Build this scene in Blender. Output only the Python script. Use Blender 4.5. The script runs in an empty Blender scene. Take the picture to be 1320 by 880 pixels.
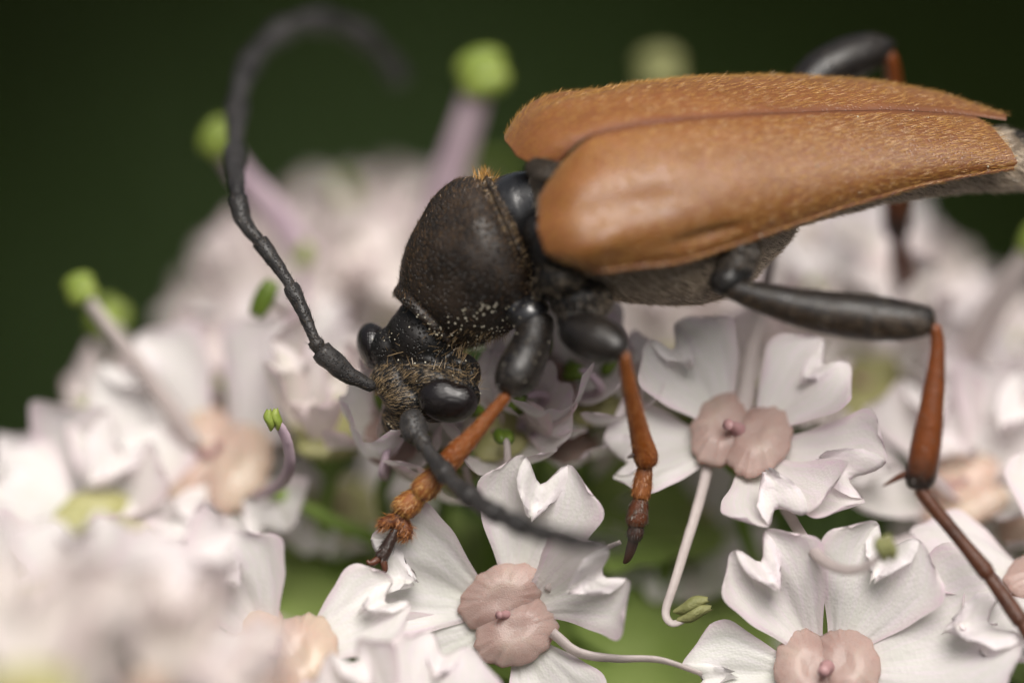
import bpy, bmesh, math, random
import numpy as np
from mathutils import Vector, Matrix, noise as mnoise

sc = bpy.context.scene
rad = math.radians
random.seed(7)
RNG = np.random.default_rng(7)

# ------------------------------------------------------------------ camera, world, sun (1 unit = 1 mm)
PITCH, DIST, HALF = rad(25), 120.0, 10.0
RT = Vector((1, 0, 0))
FW = Vector((0, math.cos(PITCH), -math.sin(PITCH)))
UP = Vector((0, math.sin(PITCH), math.cos(PITCH)))
BK = -FW
cam_d = bpy.data.cameras.new('camera')
cam = bpy.data.objects.new('camera', cam_d)
sc.collection.objects.link(cam)
cam.matrix_world = Matrix(((RT.x, UP.x, BK.x, 0), (RT.y, UP.y, BK.y, 0), (RT.z, UP.z, BK.z, 0), (0, 0, 0, 1)))
cam.location = BK * DIST
cam_d.sensor_width = 36
cam_d.lens = 18 * DIST / HALF
cam_d.clip_start, cam_d.clip_end = 1, 400000
cam_d.dof.use_dof = True
cam_d.dof.focus_distance = DIST
cam_d.dof.aperture_fstop = cam_d.lens * 1e-3 / (2 * 4.6)
sc.camera = cam

SUN_DIR = Vector((0.14, -0.50, 1.0)).normalized()
w = bpy.data.worlds.new('World')
sc.world = w
w.use_nodes = True
wn = w.node_tree
bg = wn.nodes['Background']
sky = wn.nodes.new('ShaderNodeTexSky')
sky.sky_type = 'NISHITA'
sky.sun_disc = False
sky.sun_elevation = math.asin(SUN_DIR.z)
sky.sun_rotation = math.atan2(SUN_DIR.x, SUN_DIR.y)
sky.air_density, sky.dust_density, sky.ozone_density = 1.0, 5.0, 0.6
haze_grey = wn.nodes.new('ShaderNodeHueSaturation')      # thin overcast: the blue is washed out
haze_grey.inputs['Saturation'].default_value = 0.35
wn.links.new(sky.outputs[0], haze_grey.inputs['Color'])
wn.links.new(haze_grey.outputs[0], bg.inputs[0])
bg.inputs[1].default_value = 0.05
sun_d = bpy.data.lights.new('sun', 'SUN')
sun_d.energy = 3.5
sun_d.angle = rad(42)
sun_d.color = (1.0, 0.95, 0.89)
sun = bpy.data.objects.new('sun', sun_d)
sc.collection.objects.link(sun)
sun.rotation_euler = SUN_DIR.to_track_quat('Z', 'Y').to_euler()
sc.view_settings.view_transform = 'Standard'
sc.view_settings.look = 'None'
sc.view_settings.exposure = 0.42
sc.view_settings.gamma = 1.0
sc.cycles.use_denoising = True
sc.cycles.max_bounces = 8
sc.cycles.transparent_max_bounces = 8

K = HALF / 660.0            # millimetres per photo pixel in the focal plane


def W(px, py, d=0.0):
    s = (DIST + d) / DIST
    return FW * d + RT * ((px - 660) * K * s) + UP * ((440 - py) * K * s)


def vdir(x, y, z):
    return RT * x + UP * y + BK * z


# ------------------------------------------------------------------ object helpers
def put(o, parent=None, label=None, cat=None, group=None, kind=None):
    sc.collection.objects.link(o)
    if parent is not None:
        o.parent = parent
    if label: o['label'] = label
    if cat: o['category'] = cat
    if group: o['group'] = group
    if kind: o['kind'] = kind
    return o


def empty(name, loc=(0, 0, 0), parent=None, **kw):
    o = bpy.data.objects.new(name, None)
    o.empty_display_size = 0.3
    o.location = loc
    return put(o, parent, **kw)


def wloc(o):
    v = Vector((0, 0, 0))
    while o is not None:
        v += Vector(o.location)
        o = o.parent
    return v


def mesh_of(name, V, F, mat, uv=None, smooth=True, recalc=False):
    me = bpy.data.meshes.new(name)
    me.from_pydata([tuple(v) for v in V], [], F)
    if uv is not None:
        l = me.uv_layers.new(name='UVMap')
        idx = np.empty(len(me.loops), dtype=np.int32)
        me.loops.foreach_get('vertex_index', idx)
        l.data.foreach_set('uv', np.asarray(uv, dtype=np.float32)[idx].ravel())
    if recalc:
        bm = bmesh.new(); bm.from_mesh(me)
        bmesh.ops.recalc_face_normals(bm, faces=bm.faces[:])
        bm.to_mesh(me); bm.free()
    if smooth:
        me.polygons.foreach_set('use_smooth', np.ones(len(me.polygons), dtype=bool))
    for m in (mat if isinstance(mat, (list, tuple)) else [mat]):
        me.materials.append(m)
    me.update()
    return me


def part(name, V, F, mat, parent, uv=None, recalc=True, **kw):
    """world-space geometry -> object under parent (parents are never rotated here)"""
    base = wloc(parent)
    me = mesh_of(name, [Vector(v) - base for v in V], F, mat, uv, True, recalc)
    return put(bpy.data.objects.new(name, me), parent, **kw)


def catmull(P, n):
    """P: (k, m) control rows -> (n, m) smooth samples"""
    P = np.asarray(P, float)
    k = len(P)
    if k == 2:
        t = np.linspace(0, 1, n)[:, None]
        return P[0] * (1 - t) + P[1] * t
    Q = np.vstack([2 * P[0] - P[1], P, 2 * P[-1] - P[-2]])
    out = []
    for s in np.linspace(0, k - 1, n):
        i = min(int(s), k - 2)
        f = s - i
        a, b, c, d = Q[i], Q[i + 1], Q[i + 2], Q[i + 3]
        out.append(0.5 * ((2 * b) + (c - a) * f + (2 * a - 5 * b + 4 * c - d) * f * f + (3 * b - a - 3 * c + d) * f ** 3))
    return np.array(out)


def tube_geo(P, R, seg=12, cap=True, flat=1.0, flat_dir=None, lump=0.0, seed=0):
    """P world points (n,3), R radii (n,) -> verts, faces, uv. flat scales the radius along flat_dir."""
    P = np.asarray(P, float); R = np.asarray(R, float)
    n = len(P)
    T = np.gradient(P, axis=0)
    T /= np.linalg.norm(T, axis=1)[:, None] + 1e-12
    ref = np.array(flat_dir if flat_dir is not None else BK, float)
    V, F, UV = [], [], []
    N = ref - T[0] * T[0].dot(ref)
    if np.linalg.norm(N) < 1e-3:
        ref = np.array(UP, float); N = ref - T[0] * T[0].dot(ref)
    N /= np.linalg.norm(N)
    for i in range(n):
        N = N - T[i] * T[i].dot(N)
        N /= np.linalg.norm(N) + 1e-12
        B = np.cross(T[i], N)
        for j in range(seg):
            a = 2 * math.pi * j / seg
            r = R[i]
            p = P[i] + N * (math.cos(a) * r * flat) + B * (math.sin(a) * r)
            if lump:
                q = mnoise.noise(Vector(p * (1.1 / max(R.max(), 1e-6)) + seed))
                p = P[i] + (p - P[i]) * (1 + lump * q)
            V.append(p)
            UV.append((i / (n - 1), j / seg))
    for i in range(n - 1):
        for j in range(seg):
            k = (j + 1) % seg
            F.append((i * seg + j, i * seg + k, (i + 1) * seg + k, (i + 1) * seg + j))
    if cap:
        F.append(tuple(range(seg))[::-1])
        F.append(tuple((n - 1) * seg + j for j in range(seg)))
    return V, F, UV


def pxtube(rows, n=24, seg=14, round_ends=True, **kw):
    """rows: (px, py, d, r_px)"""
    C = catmull(rows, n)
    if round_ends:
        s = np.linspace(0, 1, n)
        ends = np.minimum(1, np.sqrt(np.clip(1 - (1 - np.minimum(s, 1 - s) / 0.06) ** 2, 0.04, 1)) * (np.minimum(s, 1 - s) < 0.06) + (np.minimum(s, 1 - s) >= 0.06))
        C[:, 3] *= ends
    P = [W(*c[:3]) for c in C]
    return tube_geo(np.array(P), np.maximum(C[:, 3], 0.3) * K, seg, **kw)


def ellipsoid(center, axes, nu=24, nv=16, bump=0.0):
    """axes: three vectors (half axes)"""
    V, F = [], []
    c = Vector(center)
    V.append(c + Vector(axes[2]))
    for i in range(1, nv):
        th = math.pi * i / nv
        for j in range(nu):
            ph = 2 * math.pi * j / nu
            V.append(c + Vector(axes[0]) * (math.sin(th) * math.cos(ph)) + Vector(axes[1]) * (math.sin(th) * math.sin(ph)) + Vector(axes[2]) * math.cos(th))
    V.append(c - Vector(axes[2]))
    for j in range(nu):
        F.append((0, 1 + j, 1 + (j + 1) % nu))
        b = 1 + (nv - 2) * nu
        F.append((len(V) - 1, b + (j + 1) % nu, b + j))
    for i in range(nv - 2):
        for j in range(nu):
            a = 1 + i * nu
            F.append((a + j, a + nu + j, a + nu + (j + 1) % nu, a + (j + 1) % nu))
    return V, F


def join(*geos):
    V, F = [], []
    for g in geos:
        o = len(V)
        V += list(g[0])
        F += [tuple(i + o for i in f) for f in g[1]]
    return V, F


def fuse(geos, voxel=0.05, smooth=6):
    """melt overlapping closed lumps into one continuous skin -> verts, faces"""
    V, F = join(*geos)
    me = mesh_of('melt', V, F, [], None, True, False)
    o = bpy.data.objects.new('melt', me)
    sc.collection.objects.link(o)
    m = o.modifiers.new('r', 'REMESH'); m.mode = 'VOXEL'; m.voxel_size = voxel
    s = o.modifiers.new('s', 'SMOOTH'); s.iterations = smooth; s.factor = 0.5
    dg = bpy.context.evaluated_depsgraph_get()
    ev = o.evaluated_get(dg)
    em = ev.to_mesh()
    V2 = [v.co.copy() for v in em.vertices]
    F2 = [tuple(p.vertices) for p in em.polygons]
    ev.to_mesh_clear()
    bpy.data.objects.remove(o); bpy.data.meshes.remove(me)
    return V2, F2


def hairs(src, count, length, direction, mat, parent, lean=0.75, width=0.012, jitter=0.25, keep=None, seed=1, name='hair', droop=0.0):
    """short tapered hairs over the surface of src (objects whose mesh sits under un-rotated parents)"""
    rng = np.random.default_rng(seed)
    me = src.data
    me.calc_loop_triangles()
    nv = len(me.vertices)
    co = np.empty(nv * 3); me.vertices.foreach_get('co', co); co = co.reshape(-1, 3) + np.array(wloc(src))
    nt = len(me.loop_triangles)
    tri = np.empty(nt * 3, dtype=np.int64); me.loop_triangles.foreach_get('vertices', tri); tri = tri.reshape(-1, 3)
    A, B, C = co[tri[:, 0]], co[tri[:, 1]], co[tri[:, 2]]
    N = np.cross(B - A, C - A)
    area = np.linalg.norm(N, axis=1) / 2
    N = N / (np.linalg.norm(N, axis=1)[:, None] + 1e-12)
    wgt = area.copy()
    if keep is not None:
        wgt = wgt * keep((A + B + C) / 3, N)
    wgt /= wgt.sum()
    f = rng.choice(nt, count, p=wgt)
    r1 = np.sqrt(rng.random(count)); r2 = rng.random(count)
    P = A[f] * (1 - r1)[:, None] + B[f] * (r1 * (1 - r2))[:, None] + C[f] * (r1 * r2)[:, None]
    n = N[f]
    D = np.asarray(direction(P) if callable(direction) else np.tile(np.array(direction, float), (count, 1)))
    D = D - n * (D * n).sum(1)[:, None]
    D /= np.linalg.norm(D, axis=1)[:, None] + 1e-9
    D = D * lean + n * (1 - lean) + rng.normal(0, jitter, (count, 3)) * 0.6
    D /= np.linalg.norm(D, axis=1)[:, None]
    L = length * rng.uniform(0.6, 1.25, count)
    S = np.cross(D, n + rng.normal(0, 0.35, (count, 3)))
    S /= np.linalg.norm(S, axis=1)[:, None] + 1e-9
    w2 = width * rng.uniform(0.7, 1.2, count)[:, None] / 2
    mid = P + D * (L * 0.55)[:, None]
    tip = mid + (D * (1 - droop) - n * droop) * (L * 0.45)[:, None] + n * 0
    base = np.array(wloc(parent))
    V = np.stack([P - S * w2, P + S * w2, mid + S * w2 * 0.8, mid - S * w2 * 0.8, tip], 1).reshape(-1, 3) - base
    i = np.arange(count) * 5
    F = [(a, a + 1, a + 2, a + 3) for a in i] + [(a + 3, a + 2, a + 4) for a in i]
    me2 = mesh_of(name, V, F, mat, None, True, False)
    return put(bpy.data.objects.new(name, me2), parent, kind='stuff')


def grains(src_list, count, r, mat, parent, keep=None, seed=3, name='pollen'):
    rng = np.random.default_rng(seed)
    V, F = [], []
    base = wloc(parent)
    for src in src_list:
        me = src.data
        me.calc_loop_triangles()
        co = np.array([tuple(v.co) for v in me.vertices]) + np.array(wloc(src))
        tri = np.array([tuple(t.vertices) for t in me.loop_triangles])
        A, B, C = co[tri[:, 0]], co[tri[:, 1]], co[tri[:, 2]]
        N = np.cross(B - A, C - A)
        ar = np.linalg.norm(N, axis=1)
        N /= ar[:, None] + 1e-12
        wgt = ar * (keep((A + B + C) / 3, N) if keep else 1)
        wgt = wgt * np.array([math.exp(2.4 * mnoise.noise(Vector(q) * 2.6)) for q in (A + B + C) / 3])
        if wgt.sum() <= 0: continue
        f = rng.choice(len(tri), count, p=wgt / wgt.sum())
        for q in f:
            a, b = rng.random(2)
            if a + b > 1: a, b = 1 - a, 1 - b
            p = A[q] + (B[q] - A[q]) * a + (C[q] - A[q]) * b + N[q] * r * 0.5
            s = r * rng.uniform(0.35, 1.35)
            o = len(V)
            for v in ((1, 0, 0), (-1, 0, 0), (0, 1, 0), (0, -1, 0), (0, 0, 1), (0, 0, -1)):
                V.append(Vector(p) + Vector(v) * s)
            F += [(o + x, o + y, o + z) for x, y, z in ((0, 2, 4), (2, 1, 4), (1, 3, 4), (3, 0, 4), (2, 0, 5), (1, 2, 5), (3, 1, 5), (0, 3, 5))]
    me2 = mesh_of(name, [v - base for v in V], F, mat)
    return put(bpy.data.objects.new(name, me2), parent, kind='stuff')


# ------------------------------------------------------------------ materials
class NT:
    def __init__(s, name):
        s.m = bpy.data.materials.new(name); s.m.use_nodes = True
        s.t = s.m.node_tree; s.b = s.t.nodes['Principled BSDF']; s.out = s.t.nodes['Material Output']
    def n(s, typ, **kw):
        x = s.t.nodes.new(typ)
        for k, v in kw.items():
            if k in x.inputs.keys(): x.inputs[k].default_value = v
            else: setattr(x, k, v)
        return x
    def l(s, a, b): s.t.links.new(a, b)
    def coord(s, which='Object'):
        return s.n('ShaderNodeTexCoord').outputs[which]
    def noise(s, co, scale, detail=3, rough=0.55):
        x = s.n('ShaderNodeTexNoise'); x.inputs['Scale'].default_value = scale
        x.inputs['Detail'].default_value = detail; x.inputs['Roughness'].default_value = rough
        s.l(co, x.inputs['Vector']); return x.outputs['Fac']
    def ramp(s, fac, stops):
        x = s.n('ShaderNodeValToRGB'); e = x.color_ramp.elements
        while len(e) < len(stops): e.new(0.5)
        for q, (p, c) in zip(e, stops):
            q.position = p; q.color = (*c, 1) if len(c) == 3 else c
        s.l(fac, x.inputs[0]); return x.outputs[0]
    def bump(s, h, strength, dist, prev=None):
        x = s.n('ShaderNodeBump'); x.inputs['Strength'].default_value = strength; x.inputs['Distance'].default_value = dist
        s.l(h, x.inputs['Height'])
        if prev is not None: s.l(prev, x.inputs['Normal'])
        return x.outputs[0]
    def mix(s, fac, a, b, mode='MIX'):
        x = s.n('ShaderNodeMix'); x.data_type = 'RGBA'; x.blend_type = mode
        for i, q in ((0, fac), (6, a), (7, b)):
            if hasattr(q, 'is_linked'): s.l(q, x.inputs[i])
            elif i == 0: x.inputs[0].default_value = q
            else: x.inputs[i].default_value = (*q, 1)
        return x.outputs[2]
    def math(s, op, a, b=0.0):
        x = s.n('ShaderNodeMath'); x.operation = op
        for i, q in ((0, a), (1, b)):
            if hasattr(q, 'is_linked'): s.l(q, x.inputs[i])
            else: x.inputs[i].default_value = q
        return x.outputs[0]


def shell(name, c1, c2, rough=0.4, punct=16.0, pstr=0.5, spec=0.5, nscale=1.5, coat=0.0):
    """beetle cuticle: two tones, punctures, fine relief"""
    k = NT(name); co = k.coord()
    k.l(k.ramp(k.noise(co, nscale, 4), [(0.35, c1), (0.65, c2)]), k.b.inputs['Base Color'])
    v = k.n('ShaderNodeTexVoronoi'); v.inputs['Scale'].default_value = punct
    k.l(co, v.inputs['Vector'])
    hole = k.ramp(v.outputs['Distance'], [(0.12, (0, 0, 0)), (0.42, (1, 1, 1))])
    b1 = k.bump(hole, pstr, 0.03)
    b2 = k.bump(k.noise(co, 45, 3), 0.25, 0.012, b1)
    k.l(b2, k.b.inputs['Normal'])
    k.l(k.ramp(k.noise(co, 6, 3), [(0.3, (rough - 0.08,) * 3), (0.7, (rough + 0.12,) * 3)]), k.b.inputs['Roughness'])
    k.b.inputs['Specular IOR Level'].default_value = spec
    k.b.inputs['Coat Weight'].default_value = coat
    k.b.inputs['Coat Roughness'].default_value = 0.25
    return k.m


def elytron_mat():
    k = NT('elytron_cuticle'); co = k.coord(); uv = k.coord('UV')
    sep = k.n('ShaderNodeSeparateXYZ'); k.l(uv, sep.inputs[0])
    U_, V_ = sep.outputs[0], sep.outputs[1]
    stretch = k.n('ShaderNodeMapping'); stretch.inputs['Scale'].default_value = (0.5, 1.6, 1.6); k.l(co, stretch.inputs[0])
    base = k.ramp(k.noise(stretch.outputs[0], 0.9, 4), [(0.3, (0.165, 0.054, 0.012)), (0.55, (0.21, 0.074, 0.020)), (0.75, (0.255, 0.100, 0.034))])
    # towards the tip the cuticle is a deeper red-brown
    base = k.mix(k.ramp(U_, [(0.35, (0, 0, 0)), (1.0, (0.55,) * 3)]), base, (0.085, 0.029, 0.007))
    base = k.mix(k.ramp(V_, [(0.5, (0, 0, 0)), (0.95, (0.55,) * 3)]), base, (0.11, 0.031, 0.006))   # redder flanks, also darkened: shade of the lower edge put into the colour
    # suture edge and side edge carry a darker reddish rim
    rim = k.ramp(V_, [(0.0, (0.8,) * 3), (0.010, (0.6,) * 3), (0.03, (0, 0, 0)), (0.955, (0, 0, 0)), (0.985, (0.55,) * 3)])
    base = k.mix(rim, base, (0.12, 0.036, 0.012))
    base = k.mix(k.ramp(k.noise(co, 14, 2), [(0.5, (0, 0, 0)), (0.75, (0.3,) * 3)]), base, (0.20, 0.062, 0.016))
    k.l(base, k.b.inputs['Base Color'])
    v = k.n('ShaderNodeTexVoronoi'); v.inputs['Scale'].default_value = 13; k.l(co, v.inputs['Vector'])
    b1 = k.bump(k.ramp(v.outputs['Distance'], [(0.1, (0, 0, 0)), (0.4, (1, 1, 1))]), 0.35, 0.02)
    b2 = k.bump(k.noise(co, 40, 3), 0.2, 0.01, b1)
    b3 = k.bump(k.noise(stretch.outputs[0], 1.6, 3), 0.10, 0.10, b2)
    k.l(b3, k.b.inputs['Normal'])
    k.l(k.ramp(k.noise(co, 5, 3), [(0.3, (0.38,) * 3), (0.7, (0.48,) * 3)]), k.b.inputs['Roughness'])
    k.b.inputs['Specular IOR Level'].default_value = 0.75
    k.b.inputs['Sheen Weight'].default_value = 0.2
    k.b.inputs['Sheen Roughness'].default_value = 0.4
    k.b.inputs['Sheen Tint'].default_value = (0.9, 0.75, 0.55, 1)
    return k.m


def hair_mat(name, c, rough=0.35, trans=0.25):
    k = NT(name); co = k.coord()
    k.l(k.ramp(k.noise(co, 9, 2), [(0.3, tuple(x * 0.7 for x in c)), (0.7, c)]), k.b.inputs['Base Color'])
    k.b.inputs['Roughness'].default_value = rough
    k.b.inputs['Specular IOR Level'].default_value = 0.6
    t = k.n('ShaderNodeBsdfTranslucent'); t.inputs[0].default_value = (*c, 1)
    mx = k.n('ShaderNodeMixShader'); mx.inputs[0].default_value = trans
    k.l(k.b.outputs[0], mx.inputs[1]); k.l(t.outputs[0], mx.inputs[2]); k.l(mx.outputs[0], k.out.inputs[0])
    return k.m


def tissue(name, stops, nscale=3.0, rough=0.5, trans=0.3, tcol=(0.8, 0.8, 0.7), bump=0.25, bscale=22.0, bdist=0.03, sheen=0.0, speck=None):
    """soft plant tissue with light passing through"""
    k = NT(name); co = k.coord()
    col = k.ramp(k.noise(co, nscale, 5), stops)
    if speck:
        col = k.mix(k.ramp(k.noise(co, 30, 2), [(0.55, (0, 0, 0)), (0.72, (0.5,) * 3)]), col, speck)
    k.l(col, k.b.inputs['Base Color'])
    k.l(k.bump(k.noise(co, bscale, 3), bump, bdist), k.b.inputs['Normal'])
    k.b.inputs['Roughness'].default_value = rough
    k.b.inputs['Specular IOR Level'].default_value = 0.4
    t = k.n('ShaderNodeBsdfTranslucent'); t.inputs[0].default_value = (*tcol, 1)
    mx = k.n('ShaderNodeMixShader'); mx.inputs[0].default_value = trans
    k.l(k.b.outputs[0], mx.inputs[1]); k.l(t.outputs[0], mx.inputs[2]); k.l(mx.outputs[0], k.out.inputs[0])
    return k.m


def petal_mat(name, white, pink, green):
    k = NT(name); co = k.coord(); uv = k.coord('UV')
    sep = k.n('ShaderNodeSeparateXYZ'); k.l(uv, sep.inputs[0])
    U_, V_ = sep.outputs[0], sep.outputs[1]          # U: base -> tip, V: 0..1 across
    ac = k.math('ABSOLUTE', k.math('SUBTRACT', V_, 0.5))
    ac = k.math('MULTIPLY', ac, 2.0)
    oi = k.n('ShaderNodeObjectInfo')
    vc = k.n('ShaderNodeCombineXYZ'); k.l(k.math('MULTIPLY', V_, 9.0), vc.inputs[0]); k.l(k.math('MULTIPLY', U_, 1.6), vc.inputs[1])
    veins = k.ramp(k.noise(vc.outputs[0], 2.0, 4), [(0.40, (0, 0, 0)), (0.52, (0.45,) * 3), (0.64, (0, 0, 0))])
    edge = k.math('ADD', k.math('POWER', ac, 5.0), k.math('MULTIPLY', k.math('POWER', U_, 9.0), 0.6))
    edge = k.math('ADD', edge, k.math('MULTIPLY', k.math('SUBTRACT', k.noise(co, 2.5, 4), 0.5), 0.9))
    col = k.mix(k.ramp(edge, [(0.2, (0, 0, 0)), (0.8, (0.9,) * 3)]), white, pink)
    gr = k.math('SUBTRACT', k.math('SUBTRACT', 0.75, U_), ac)
    col = k.mix(k.ramp(gr, [(0.0, (0, 0, 0)), (0.7, (0.7,) * 3)]), col, green)
    vein = k.n('ShaderNodeTexWave'); vein.wave_type = 'BANDS'; vein.bands_direction = 'Y'
    vein.inputs['Scale'].default_value = 2.2; vein.inputs['Distortion'].default_value = 2.5; vein.inputs['Detail'].default_value = 2
    k.l(uv, vein.inputs['Vector'])
    col = k.mix(k.ramp(k.noise(co, 3.2, 5), [(0.42, (0, 0, 0)), (0.75, (0.3,) * 3)]), col, green)
    col = k.mix(k.math('MULTIPLY', oi.outputs['Random'], 0.35), col, pink)
    col = k.mix(veins, col, green)
    k.l(col, k.b.inputs['Base Color'])
    b1 = k.bump(vein.outputs['Fac'], 0.18, 0.05)
    cell = k.n('ShaderNodeTexVoronoi'); cell.inputs['Scale'].default_value = 42; k.l(co, cell.inputs['Vector'])
    b2 = k.bump(cell.outputs['Distance'], 0.35, 0.02, b1)
    b2 = k.bump(k.noise(co, 9, 4), 0.12, 0.04, b2)
    k.l(b2, k.b.inputs['Normal'])
    k.l(k.ramp(k.noise(co, 4, 3), [(0.3, (0.46,) * 3), (0.7, (0.62,) * 3)]), k.b.inputs['Roughness'])
    k.b.inputs['Specular IOR Level'].default_value = 0.45
    t = k.n('ShaderNodeBsdfTranslucent'); k.l(col, t.inputs[0])
    mx = k.n('ShaderNodeMixShader'); mx.inputs[0].default_value = 0.42
    k.l(k.b.outputs[0], mx.inputs[1]); k.l(t.outputs[0], mx.inputs[2]); k.l(mx.outputs[0], k.out.inputs[0])
    return k.m


def eye_mat():
    k = NT('compound_eye'); co = k.coord()
    v = k.n('ShaderNodeTexVoronoi'); v.inputs['Scale'].default_value = 24; v.inputs['Randomness'].default_value = 0.2
    k.l(co, v.inputs['Vector'])
    k.l(k.bump(v.outputs['Distance'], 0.5, 0.03), k.b.inputs['Normal'])
    k.b.inputs['Base Color'].default_value = (0.007, 0.005, 0.005, 1)
    k.b.inputs['Roughness'].default_value = 0.2
    k.b.inputs['Coat Weight'].default_value = 0.4
    k.b.inputs['Coat Roughness'].default_value = 0.08
    return k.m


M = dict(
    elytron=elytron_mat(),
    black=shell('black_cuticle', (0.006, 0.006, 0.006), (0.013, 0.011, 0.010), 0.36, 15, 0.8, 0.3),
    pronotum=shell('pronotum_cuticle', (0.012, 0.0095, 0.008), (0.028, 0.020, 0.015), 0.42, 11.5, 1.0, 0.36),
    gloss=shell('polished_black_cuticle', (0.010, 0.010, 0.011), (0.016, 0.015, 0.016), 0.30, 9, 0.12, 0.7, coat=0.8),
    matt=shell('matt_dark_cuticle', (0.010, 0.008, 0.006), (0.020, 0.015, 0.011), 0.75, 15, 0.8, 0.15),
    femur=shell('femur_cuticle', (0.007, 0.006, 0.006), (0.015, 0.012, 0.010), 0.33, 20, 0.3),
    tibia=shell('orange_cuticle', (0.14, 0.033, 0.004), (0.21, 0.057, 0.008), 0.42, 18, 0.5),
    tarsus=shell('rust_cuticle', (0.14, 0.040, 0.008), (0.22, 0.070, 0.014), 0.5, 20, 0.4),
    redbrown=shell('red_brown_cuticle', (0.055, 0.015, 0.005), (0.10, 0.028, 0.008), 0.42, 20, 0.4),
    claw=shell('dark_brown_cuticle', (0.022, 0.010, 0.007), (0.05, 0.022, 0.014), 0.38, 20, 0.3),
    under=shell('underside_cuticle', (0.11, 0.083, 0.058), (0.18, 0.14, 0.10), 0.6, 18, 0.5, 0.3),
    antenna=shell('antenna_cuticle', (0.015, 0.014, 0.014), (0.040, 0.037, 0.036), 0.46, 20, 0.9, 0.42),
    eye=eye_mat(),
    gold=hair_mat('golden_hair', (0.58, 0.32, 0.09)),
    blonde=hair_mat('pale_golden_hair', (0.40, 0.28, 0.15)),
    brown=hair_mat('brown_hair', (0.19, 0.115, 0.06)),
    grey=hair_mat('grey_brown_hair', (0.40, 0.31, 0.21)),
    belly=hair_mat('pale_belly_hair', (0.68, 0.56, 0.43)),
    greyd=hair_mat('dull_hair', (0.11, 0.085, 0.062)),
    rust=hair_mat('rust_hair', (0.40, 0.16, 0.045)),
    dark=hair_mat('dark_hair', (0.035, 0.028, 0.022), trans=0.05),
    pollen=tissue('pollen_grain', [(0.3, (0.34, 0.30, 0.21)), (0.7, (0.60, 0.56, 0.46))], 4, 0.6, 0.2),
    yellow_pollen=tissue('yellow_pollen', [(0.3, (0.60, 0.42, 0.08)), (0.7, (0.70, 0.58, 0.30))], 4, 0.6, 0.2),
    petal=petal_mat('petal_white', (0.87, 0.835, 0.84), (0.77, 0.60, 0.69), (0.74, 0.76, 0.67)),
    petal_pink=petal_mat('petal_pinkish', (0.87, 0.79, 0.79), (0.77, 0.58, 0.66), (0.73, 0.73, 0.58)),
    disc=tissue('disc_flesh', [(0.3, (0.48, 0.335, 0.30)), (0.6, (0.57, 0.43, 0.385)), (0.8, (0.60, 0.50, 0.42))], 1.3, 0.27, 0.38, (0.62, 0.42, 0.35), 0.5, 30, 0.04, speck=(0.42, 0.25, 0.235)),
    disc_peach=tissue('disc_peach', [(0.3, (0.54, 0.375, 0.32)), (0.7, (0.60, 0.50, 0.38))], 0.9, 0.4, 0.22, (0.65, 0.42, 0.28), 0.4, 16, 0.04),
    disc_green=tissue('disc_green', [(0.3, (0.36, 0.35, 0.14)), (0.7, (0.46, 0.44, 0.22))], 0.9, 0.4, 0.22, (0.5, 0.5, 0.15), 0.4, 16, 0.04),
    style=tissue('style_pink', [(0.3, (0.42, 0.23, 0.24)), (0.7, (0.50, 0.32, 0.31))], 3, 0.4, 0.2, (0.6, 0.35, 0.35)),
    filament=tissue('filament_white', [(0.3, (0.52, 0.45, 0.44)), (0.7, (0.64, 0.57, 0.55))], 1.2, 0.42, 0.45, (0.72, 0.66, 0.62), 0.4, 8, 0.05),
    filament_pink=tissue('filament_lilac', [(0.3, (0.50, 0.37, 0.46)), (0.7, (0.64, 0.52, 0.56))], 1.2, 0.42, 0.3, (0.6, 0.46, 0.5)),
    anther=tissue('anther_green', [(0.3, (0.19, 0.27, 0.04)), (0.7, (0.32, 0.38, 0.085))], 2.5, 0.42, 0.2, (0.36, 0.45, 0.06)),
    anther_dark=tissue('anther_deep_green', [(0.3, (0.075, 0.125, 0.012)), (0.7, (0.15, 0.21, 0.03))], 2.5, 0.4, 0.2, (0.25, 0.4, 0.03)),
    anther_husk=tissue('anther_husk', [(0.3, (0.16, 0.17, 0.06)), (0.7, (0.30, 0.30, 0.13))], 4, 0.55, 0.25, (0.4, 0.4, 0.15), 0.6, 12, 0.06),
    green=tissue('green_stalk', [(0.3, (0.17, 0.26, 0.05)), (0.7, (0.27, 0.36, 0.10))], 0.8, 0.45, 0.2, (0.3, 0.45, 0.08)),
    leaf=tissue('leaf_green', [(0.3, (0.22, 0.31, 0.07)), (0.7, (0.34, 0.43, 0.14))], 0.5, 0.42, 0.35, (0.25, 0.42, 0.05), 0.4, 5, 0.1),
)

for k_ in ('disc', 'disc_peach'):
    b_ = M[k_].node_tree.nodes['Principled BSDF']
    b_.inputs['Subsurface Weight'].default_value = 0.45
    b_.inputs['Subsurface Radius'].default_value = (0.5, 0.25, 0.2)
    b_.inputs['Subsurface Scale'].default_value = 0.6
    b_.inputs['Coat Weight'].default_value = 0.35
    b_.inputs['Coat Roughness'].default_value = 0.2


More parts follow.
